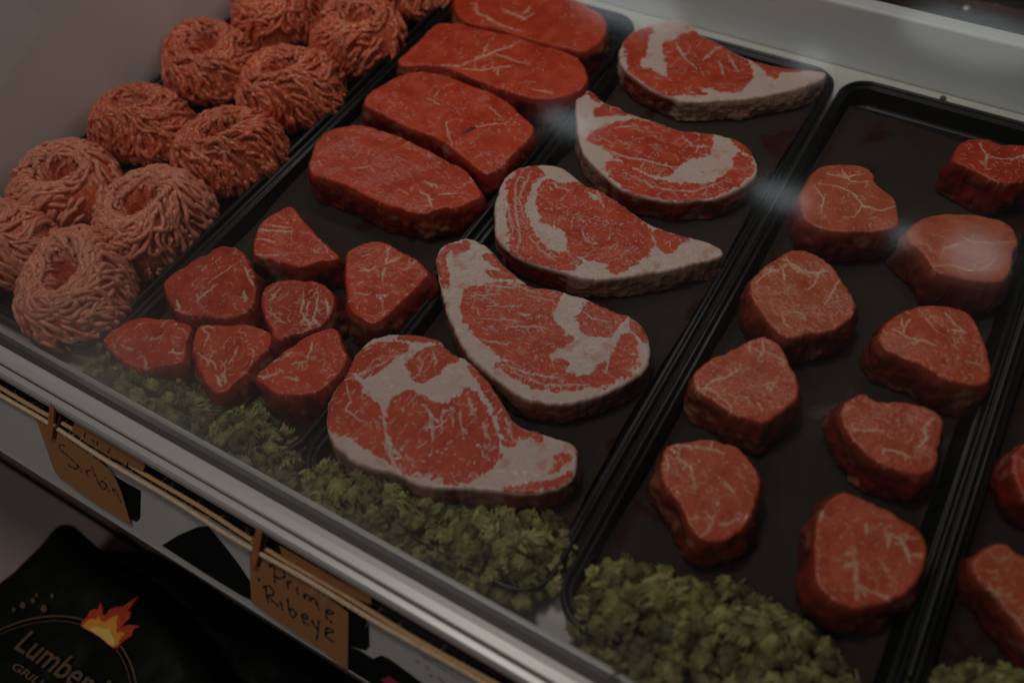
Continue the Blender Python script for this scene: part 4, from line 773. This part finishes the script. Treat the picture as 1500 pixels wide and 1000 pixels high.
def onpl(x, y, h=0): return onplane(x, y, PP + PN * h, PN)
# card things on the price rail
def card(name, px, h, mat, label=None, cat=None, group=None, parent=None, t=.0006):
    b_ = MB(); b_.slab([onpl(x, y, h) for x, y in px], PN, t); o_ = b_.obj(name, mat, parent)
    if label: tag(o_, label, cat, group)
    return o_
def strokes(lines, h, w, parent):
    b_ = MB()
    for L_ in lines:
        P = np.array([onpl(x, y, h) for x, y in L_]); t = np.r_[0, np.cumsum(np.linalg.norm(np.diff(P, axis=0), axis=1))]
        q = np.linspace(0, t[-1], max(4, int(t[-1] / .001))); P = np.stack([np.interp(q, t, P[:, i]) for i in range(3)], 1)
        P[1:-1] = (P[:-2] + P[1:-1] * 2 + P[2:]) / 4
        wv = w * (1 + .25 * np.sin(q * 900)); b_.tube(P - PN * w * .55, wv, 6)
    return b_.obj('lettering', MAT['ink'], parent, True)
def S5(p): return cr(40, 580, 5, p)
def P6(p): return cr(340, 760, 4.168, p)
holder = dict(group='black tag holders on the price rail')
card('tag_holder', [(158, 690), (182, 705), (206, 718), (205, 758), (200, 763), (188, 757), (170, 725)], .0006, MAT['black'], 'black plastic holder showing right of the Sirloin tag', 'holder', **holder)
card('tag_holder', [(505, 880), (540, 910), (541, 945), (536, 951), (512, 946), (500, 935)], .0006, MAT['black'], 'black plastic holder showing right of the Prime Ribeye tag', 'holder', **holder)
tg = card('price_tag', S5([(70, 170), (110, 185), (200, 240), (300, 310), (420, 390), (540, 480), (610, 545), (655, 620), (690, 700), (762, 940), (700, 905), (560, 820), (400, 710), (240, 590), (205, 550), (180, 490)]), .0030, MAT['kraft'], 'kraft card tag with handwritten Sirloin hanging from the twine', 'tag', 'kraft tags with handwriting')
strokes([S5([(275, 365), (255, 352), (232, 365), (245, 395), (290, 430), (335, 470), (365, 505), (370, 530), (345, 530), (310, 510), (290, 490)]),
         S5([(372, 500), (385, 535), (400, 560)]), S5([(425, 540), (438, 575), (450, 590)]), S5([(432, 560), (445, 540), (465, 545)]),
         S5([(470, 510), (490, 560), (512, 615), (528, 650)]), S5([(560, 625), (540, 620), (530, 645), (545, 675), (570, 680), (575, 650), (560, 625)]), S5([(575, 640), (590, 680), (605, 700)]),
         S5([(570, 595), (574, 600)]), S5([(620, 665), (630, 700), (645, 725)]), S5([(628, 690), (645, 682), (658, 705), (672, 750), (690, 775)])], .0037, .0008, tg)
tg2 = card('price_tag', P6([(105, 160), (120, 120), (150, 110), (210, 230), (240, 235), (340, 300), (480, 390), (600, 480), (712, 570), (710, 760), (708, 918), (700, 918), (560, 800), (420, 715), (280, 620), (120, 505)]), .0030, MAT['kraft'], 'kraft card tag with handwritten Prime Ribeye hanging from the twine', 'tag', 'kraft tags with handwriting')
strokes([P6([(262, 285), (258, 330), (260, 385)]), P6([(225, 285), (265, 278), (315, 310), (325, 345), (300, 362), (262, 350)]), P6([(335, 375), (342, 425)]), P6([(338, 390), (365, 375)]), P6([(395, 410), (400, 460)]),
         P6([(435, 455), (445, 490)]), P6([(440, 465), (465, 460), (480, 500)]), P6([(480, 480), (505, 480), (530, 550)]), P6([(575, 570), (620, 580), (600, 548), (570, 560), (575, 600), (610, 630)]),
         P6([(205, 410), (210, 460), (218, 505)]), P6([(190, 415), (225, 405), (255, 435), (250, 465), (215, 465), (250, 500), (285, 530)]), P6([(295, 500), (308, 555)]), P6([(335, 480), (345, 530), (352, 575)]), P6([(350, 550), (380, 550), (392, 585), (375, 600), (352, 580)]),
         P6([(430, 595), (465, 610), (450, 575), (425, 585), (432, 625), (470, 645)]), P6([(485, 610), (500, 650), (520, 665)]), P6([(530, 610), (525, 680), (515, 740)]), P6([(575, 690), (620, 690), (600, 660), (565, 670), (575, 720), (625, 750)]), P6([(158, 360), (172, 375)])], .0037, .0012, tg2)
# older cards standing behind the twine in the dark channel
def up_card(px, label, y, lines=()):
    P = [onplane(x, yy, (0, y, 0), (0, -.80, .60)) for x, yy in px]; b_ = MB(); b_.slab(P, (0, -.80, .60), .0005)
    o_ = b_.obj('spare_tag', MAT['kraft']); tag(o_, label, 'tag', 'spare kraft cards behind the twine')
    if lines:
        b2 = MB()
        for L_ in lines:
            Q = np.array([onplane(x, yy, (0, y - .0006, .0006), (0, -.80, .60)) for x, yy in L_]); b2.tube(Q, .0005, 6)
        b2.obj('lettering', MAT['ink'], o_, True)
up_card(S5([(350, 185), (500, 270), (680, 370), (850, 480), (865, 510), (850, 545), (780, 520), (600, 440), (420, 330), (330, 250)]), 'kraft card tucked behind the twine above the Sirloin tag', .124,
        (S5([(425, 262), (415, 300)]), S5([(470, 310), (490, 340)]), S5([(515, 330), (510, 360)]), S5([(605, 380), (590, 415)]), S5([(735, 480), (730, 510)])))
up_card(P6([(290, 160), (450, 250), (620, 350), (850, 470), (850, 520), (800, 500), (560, 390), (320, 250)]), 'dark kraft card tucked behind the twine above the Prime Ribeye tag', .124)
# printed inserts in the price rail
ins = card('label_insert', [(238, 798), (262, 783), (290, 771), (305, 770), (330, 800), (350, 826), (366, 850), (368, 878), (352, 870), (300, 838)], .0004, MAT['black'], 'black insert card in the price rail between the two tags', 'card', 'black inserts in the price rail')
ins2 = card('label_insert', P6([(720, 780), (780, 800), (860, 850), (910, 830), (960, 850), (1300, 1100), (1300, 1300), (900, 1060), (715, 915)]), .0004, MAT['black'], 'black insert card with pale small print right of the Prime Ribeye tag', 'card', 'black inserts in the price rail')
b = MB()
for k in range(16):
    x = 617 + k * 4.2; y = 958 + k * 2.7
    if k % 5 == 4: continue
    b.slab([onpl(x, y, .0011), onpl(x + 3.0, y + 1.8, .0011), onpl(x + 2.8, y + 3.8, .0011), onpl(x - .2, y + 2.0, .0011)], PN, .0002)
for x, y in ((608, 965), (622, 973), (628, 985), (640, 990), (646, 995)): b.slab([onpl(x, y, .0011), onpl(x + 5, y + 2, .0011), onpl(x + 5, y + 5, .0011), onpl(x, y + 4, .0011)], PN, .0002)
b.obj('fine_print', MAT['pale'], ins2)
b = MB(); b.slab([onpl(x, y, .0011) for x, y in ((558, 994), (570, 990), (582, 998), (600, 1010), (570, 1010))], PN, .0002); b.obj('magenta_mark', MAT['magenta'], ins2)

# twine: two plied strands with stray fibres
def twine(y, z, ph, label, mat='twine'):
    xs = np.arange(-1.1, .5, .0016); b_ = MB()
    dy = .0016 * np.sin(xs * 9 + ph) + .0006 * np.sin(xs * 41 + ph); dz = .0016 * np.sin(xs * 7 + ph * 2)
    for k in range(3):
        a = xs / .0085 * 2 * math.pi + k * 2 * math.pi / 3
        b_.tube(np.stack([xs, y + dy + .0011 * np.cos(a), z + dz + .0011 * np.sin(a)], 1), .00125, 5)
    rs = np.random.RandomState(int(ph * 10)); 
    for k in range(420):
        x = -1.0 + rs.rand() * 1.3; i = np.argmin(abs(xs - x)); a, e_ = rs.rand() * 6.28, rs.randn() * .8; L_ = .004 + .008 * rs.rand()
        d = np.array([math.sin(e_), math.cos(a) * math.cos(e_), math.sin(a) * math.cos(e_)]); p = np.array([x, y + dy[i], z + dz[i]])
        b_.tube([p, p + d * L_ * .5, p + d * L_ + np.array([.001, 0, -.0008])], [.00018, .00016, .0001], 3)
    return tag(b_.obj('twine', MAT[mat], None, True), label, 'twine', 'jute twine strung along the price rail')
twine(.1290, .0060, .7, 'upper strand of jute twine, nearer the metal rail')
twine(.1235, .0050, 2.1, 'lower strand of jute twine, nearer the price rail', 'twine_pale')
def pin(px, label):
    c = onpl(*px, .006); e = empty('clothespin', tuple(c)); tag(e, label, 'clothespin', 'mini wooden clothespins on the twine')
    for s in (-1, 1):
        b_ = MB(); h0 = .0012 if s < 0 else .0045
        pts = [(-.0032, -.021), (.0032, -.021), (.0036, .006), (.0030, .014), (-.0030, .014), (-.0036, .006)]
        tl = s * .10
        b_.slab([c + np.array([1, 0, 0]) * u + PDn * v + PN * (h0 - .004 + tl * (.006 - v) * (1 if s > 0 else 1)) for u, v in pts], PN, .0026); b_.obj('jaw', MAT['wood'], e, False, .0004)
    b_ = MB(); b_.tube([c + np.array([-.0042, 0, 0]) + PN * .002, c + np.array([.0042, 0, 0]) + PN * .002], .0017, 12); b_.obj('spring', MAT['steel'], e, True)
pin((79, 620), 'wooden clothespin holding the Sirloin tag on the twine')
pin((378, 806), 'wooden clothespin with a bright spring glint holding the Prime Ribeye tag')

# ------------------------------------------------------------------ below the case
b = MB(); b.box((-2.2, -.9, -.44), (1.2, .12, -.42)); tag(b.obj('lower_shelf', MAT['grey']), kind='structure')
b = MB(); b.box((XL, .128, -.50), (XR, .140, -.030)); tag(b.obj('case_front', MAT['grey']), kind='structure')
ZB = -.30
def bag(px, z, label, seed, thick=.11):
    P = chaikin([at(x, y, z) for x, y in px], 2); P = resample(P, .006)
    A = .5 * np.sum(P[:, 0] * np.roll(P[:, 1], -1) - np.roll(P[:, 0], -1) * P[:, 1])
    if A < 0: P = P[::-1].copy()
    lo, hi = P.min(0), P.max(0); gx, gy = np.meshgrid(np.arange(lo[0], hi[0], .006), np.arange(lo[1], hi[1], .0055))
    Q = np.stack([gx.ravel(), gy.ravel()], 1); Q = Q[inside(P, Q)]; Q = Q[bdist(P, Q) > .004]; pts = np.vstack([P, Q]); nb = len(P)
    r = delaunay_2d_cdt([Vector(p) for p in pts], [(i, (i + 1) % nb) for i in range(nb)], [], 1, 1e-8)
    d = np.r_[np.zeros(nb), bdist(P, Q)]; rr = .035
    q = np.clip(1 - d / rr, 0, 1); zt = z - rr * (1 - np.sqrt(np.clip(1 - q * q, 0, 1))) * .8 + .0035 * fbm(pts[:, 0], pts[:, 1], seed, 22, 3) * (d > .0)
    zt = zt - .0035 * np.abs(fbm(pts[:, 0], pts[:, 1], seed + 2, 12, 2)) * 2
    V = np.column_stack([pts, zt]); n2 = len(V); F = [tuple(f) for f in r[2]]
    F = [f if ((pts[f[1]][0] - pts[f[0]][0]) * (pts[f[2]][1] - pts[f[0]][1]) - (pts[f[1]][1] - pts[f[0]][1]) * (pts[f[2]][0] - pts[f[0]][0])) > 0 else f[::-1] for f in F]
    bot = np.column_stack([P, np.full(nb, -.419)]); V = np.vstack([V, bot])
    F += [(i, n2 + i, n2 + (i + 1) % nb, (i + 1) % nb) for i in range(nb)]
    Vc, c = recentre(V); o = link('charcoal_bag', mesh_from('charcoal_bag', Vc, F, True), MAT['bag'], None, c)
    return tag(o, label, 'bag', 'black bags below the case')
bg = bag([(-120, 900), (0, 838), (40, 795), (72, 757), (95, 752), (115, 790), (150, 815), (200, 850), (260, 905), (330, 1010), (380, 1100), (200, 1250), (-100, 1200)], ZB, 'black charcoal bag printed with a flame and round Lumber Jack emblem', 5)
bag([(120, 800), (150, 790), (200, 792), (235, 815), (300, 860), (420, 940), (520, 1005), (640, 1090), (600, 1250), (420, 1150), (330, 1010), (250, 900), (170, 840)], ZB - .05, 'plain black crinkled bag right of the flame printed bag', 6)
bag([(300, 700), (420, 780), (520, 860), (700, 960), (900, 1080), (760, 1200), (560, 1010), (400, 900), (240, 800)], ZB - .09, 'dark bag tucked against the case front', 7)
ZL = ZB + .0016
def flatpoly(px, z, t, name, mat, parent, attr=None):
    P = [at(x, y, z) for x, y in px]; loc = np.array(parent.location)
    n = len(P); V2 = [Vector(p) for p in P]
    if attr:                                                  # inner points so that the print shades from yellow heart to red tips
        A_ = np.array(px); lo, hi = A_.min(0), A_.max(0); g = np.array([(x + .37 * y % 1.0, y) for x in np.arange(lo[0], hi[0], 2.7) for y in np.arange(lo[1], hi[1], 2.9)]); g = g[inside(A_, g)]
        g = g[polysd(A_, g) > .8]; P = P + [at(x, y, z) for x, y in g]; V2 = [Vector(p) for p in P]; Aq = np.vstack([A_, g]); c_ = np.array([150.0, 934.0])
        attr = (attr[0], np.clip(1.55 - np.linalg.norm((Aq - c_) * [1.0, 1.0], axis=1) / 36.0, 0, 1))
    r = delaunay_2d_cdt(V2, [(i, (i + 1) % n) for i in range(n)], [], 1, 1e-9)
    V = [(p[0], p[1], z) for p in P]; F = [tuple(f) for f in r[2]]; m_ = len(P)
    V += [(p[0], p[1], z - t) for p in P]; F += [(i, (i + 1) % n, m_ + (i + 1) % n, m_ + i) for i in range(n)]
    if attr: F = [f if ((P[f[1]][0] - P[f[0]][0]) * (P[f[2]][1] - P[f[0]][1]) - (P[f[1]][1] - P[f[0]][1]) * (P[f[2]][0] - P[f[0]][0])) > 0 else f[::-1] for f in F if len(f) == 3] + [f for f in F if len(f) == 4]
    V = np.array(V) - loc; me = mesh_from(name, V, F, False, {attr[0]: np.r_[attr[1], attr[1]]} if attr else None)
    return link(name, me, mat, parent)
def Z4(p): return cr(0, 800, 5, p)
fl = [(590, 580), (600, 550), (640, 510), (655, 475), (690, 455), (715, 465), (735, 405), (752, 450), (750, 500), (775, 500), (800, 460), (850, 440), (900, 440), (960, 395), (1015, 360), (975, 420), (935, 470), (960, 475), (950, 520), (905, 570), (880, 595), (940, 570), (975, 575), (1022, 580), (975, 605), (965, 650), (920, 680), (890, 700), (870, 735), (830, 745), (790, 715), (740, 670), (670, 625), (620, 600)]
fl_h = np.array([1 - min(1, max(0, ((x - 590) * .45 + (700 - y) * 1.0 - 150) / 300)) for x, y in fl])
flatpoly(Z4(fl), ZL + .0045, .006, 'printed_flame', MAT['flame'], bg, ('heat', fl_h))
MAT['flame_mid'] = simple('flame_orange_print', (.95, .33, .03), .5, nscale=150, var=.25, bump=0)
MAT['flame_hot'] = simple('flame_yellow_print', (1.0, .62, .16), .5, nscale=150, var=.15, bump=0)
flatpoly(Z4([(602, 578), (640, 540), (672, 528), (700, 535), (722, 505), (738, 545), (770, 550), (815, 520), (870, 500), (850, 545), (858, 590), (850, 630), (895, 625), (915, 640), (880, 672), (868, 712), (832, 738), (790, 712), (740, 668), (670, 622), (620, 598)]), ZL + .0051, .0004, 'flame_middle', MAT['flame_mid'], bg)
flatpoly(Z4([(655, 605), (690, 585), (730, 590), (765, 600), (800, 600), (815, 640), (840, 680), (842, 715), (826, 728), (790, 704), (740, 660), (690, 628)]), ZL + .0057, .0004, 'flame_heart', MAT['flame_hot'], bg)
# emblem ring as a thin raised band
def bandpoly(c, r0, r1, a0, a1, z, name, mat, parent):
    n = 60; V = []; F = []
    for i in range(n + 1):
        a = math.radians(a0 + (a1 - a0) * i / n)
        for r_ in (r0, r1): V.append((c[0] + r_ * math.cos(a), c[1] + r_ * math.sin(a), z))
    F = [(2 * i, 2 * i + 1, 2 * i + 3, 2 * i + 2) for i in range(n)]
    return link(name, mesh_from(name, np.array(V) - np.array(parent.location), F, False), mat, parent)
# circle through three traced points of the emblem's rim
q = [np.array(at(x, y, ZL)) for x, y in ((0, 922), (60, 903), (200, 992))]
ax_, ay_ = q[0]; bx_, by_ = q[1]; cx_, cy_ = q[2]; D_ = 2 * (ax_ * (by_ - cy_) + bx_ * (cy_ - ay_) + cx_ * (ay_ - by_))
ux = ((ax_**2 + ay_**2) * (by_ - cy_) + (bx_**2 + by_**2) * (cy_ - ay_) + (cx_**2 + cy_**2) * (ay_ - by_)) / D_
uy = ((ax_**2 + ay_**2) * (cx_ - bx_) + (bx_**2 + by_**2) * (ax_ - cx_) + (cx_**2 + cy_**2) * (bx_ - ax_)) / D_
rr_ = math.hypot(ax_ - ux, ay_ - uy)
bandpoly((ux, uy), rr_ - .0018, rr_, 0, 360, ZL + .002, 'emblem_ring', MAT['gold'], bg)
bandpoly((ux, uy), rr_ - .0070, rr_ - .0062, 0, 360, ZL + .002, 'emblem_ring', MAT['gold'], bg)
def text_mesh(txt, p0, p1, hpx, z, mat, parent, name, sx=1.0, bold=0.0):
    cu = bpy.data.curves.new(name, 'FONT'); cu.body = txt; cu.size = 1.0; cu.offset = bold; cu.extrude = 0.0
    to = bpy.data.objects.new(name, cu); C.objects.link(to); dg = bpy.context.evaluated_depsgraph_get()
    me = bpy.data.meshes.new_from_object(to.evaluated_get(dg)); bpy.data.objects.remove(to); bpy.data.curves.remove(cu)
    a = np.array(at(*p0, z)); b_ = np.array(at(*p1, z)); up = np.array(at(*hpx, z)) - a
    co = np.array([v.co[:] for v in me.vertices]); w = co[:, 0].max(); h = co[:, 1].max()
    P = a + (co[:, :1] / w) * (b_ - a) + (co[:, 1:2] / h) * up
    V = np.column_stack([P, np.full(len(P), z)]) - np.array(parent.location)
    me.vertices.foreach_set('co', V.astype(np.float32).ravel()); me.update(); me.materials.clear()
    return link(name, me, mat, parent)
text_mesh('Lumber Jack', (18, 947), (190, 1060), (44, 921), ZL + .002, MAT['gold'], bg, 'lettering', bold=.012)
text_mesh('GRILLING', (15, 977), (95, 1030), (24, 969), ZL + .002, MAT['gold'], bg, 'lettering', bold=.02)
# pale printed coals above the emblem
for x, y, s in ((33, 887, 4.5), (48, 880, 3.5), (64, 892, 5), (76, 873, 3), (53, 872, 2.5), (20, 893, 2.5)):
    flatpoly([(x - s, y), (x - s * .3, y - s * 1.5), (x + s * .5, y - s * 1.2), (x + s, y + s * .2), (x + s * .1, y + s)], ZL + .002, .003, 'ember', MAT['gold'], bg)

# ------------------------------------------------------------------ shop lamps that the glass reflects
def bulb(px, py, dist, r, label, st=1.0):
    w = ray(px, py); w = w / np.linalg.norm(w); o0 = np.array([0, 0, CAM_H]); t = (np.array([0, .1655, .027]) - o0) @ pn / (w @ pn); h = o0 + w * t
    rf = w - 2 * (w @ pn) * pn; c = h + rf * dist
    e = empty('ceiling_spot', tuple(c)); tag(e, label, 'lamp', 'shop spot lamps behind the camera')
    b_ = MB(); V = []; F = []; n = 16
    for i in range(9):
        a = math.pi * i / 8
        for j in range(n): V.append(c + r * np.array([st * math.sin(a) * math.cos(2 * math.pi * j / n), math.sin(a) * math.sin(2 * math.pi * j / n), math.cos(a)]))
    for i in range(8):
        for j in range(n): F.append((i * n + j, (i + 1) * n + j, (i + 1) * n + (j + 1) % n, i * n + (j + 1) % n))
    b_.add(V, F); b_.obj('bulb', MAT['bulb'], e, True)
    b_ = MB(); b_.tube([c + np.array([0, 0, r * .95]), c + np.array([0, 0, r * 2.2]), c + np.array([0, 0, r * 2.3])], [r * .5, r * .45, r * .2], 12); b_.obj('lamp_cap', MAT['black'], e, True)
for k, (x, y, r) in enumerate(((1430, 372, .062), (1425, 55, .075), (1325, 345, .030), (1145, 287, .045), (833, 180, .045), (915, 8, .07), (1190, 92, .05))):
    where = ('the browned filet', 'the white back wall', 'the filet rim at right', 'the ribeye tray edge', 'the paper beside the sirloin', 'the back of the sirloin tray', 'the ribeye tray corner')[k]
    bulb(x, y, 2.6, r * (.8 if k in (3, 4, 6) else .95), 'round lit bulb reflected on ' + where, 3.0 if k in (1, 3, 4, 5) else 1.5)
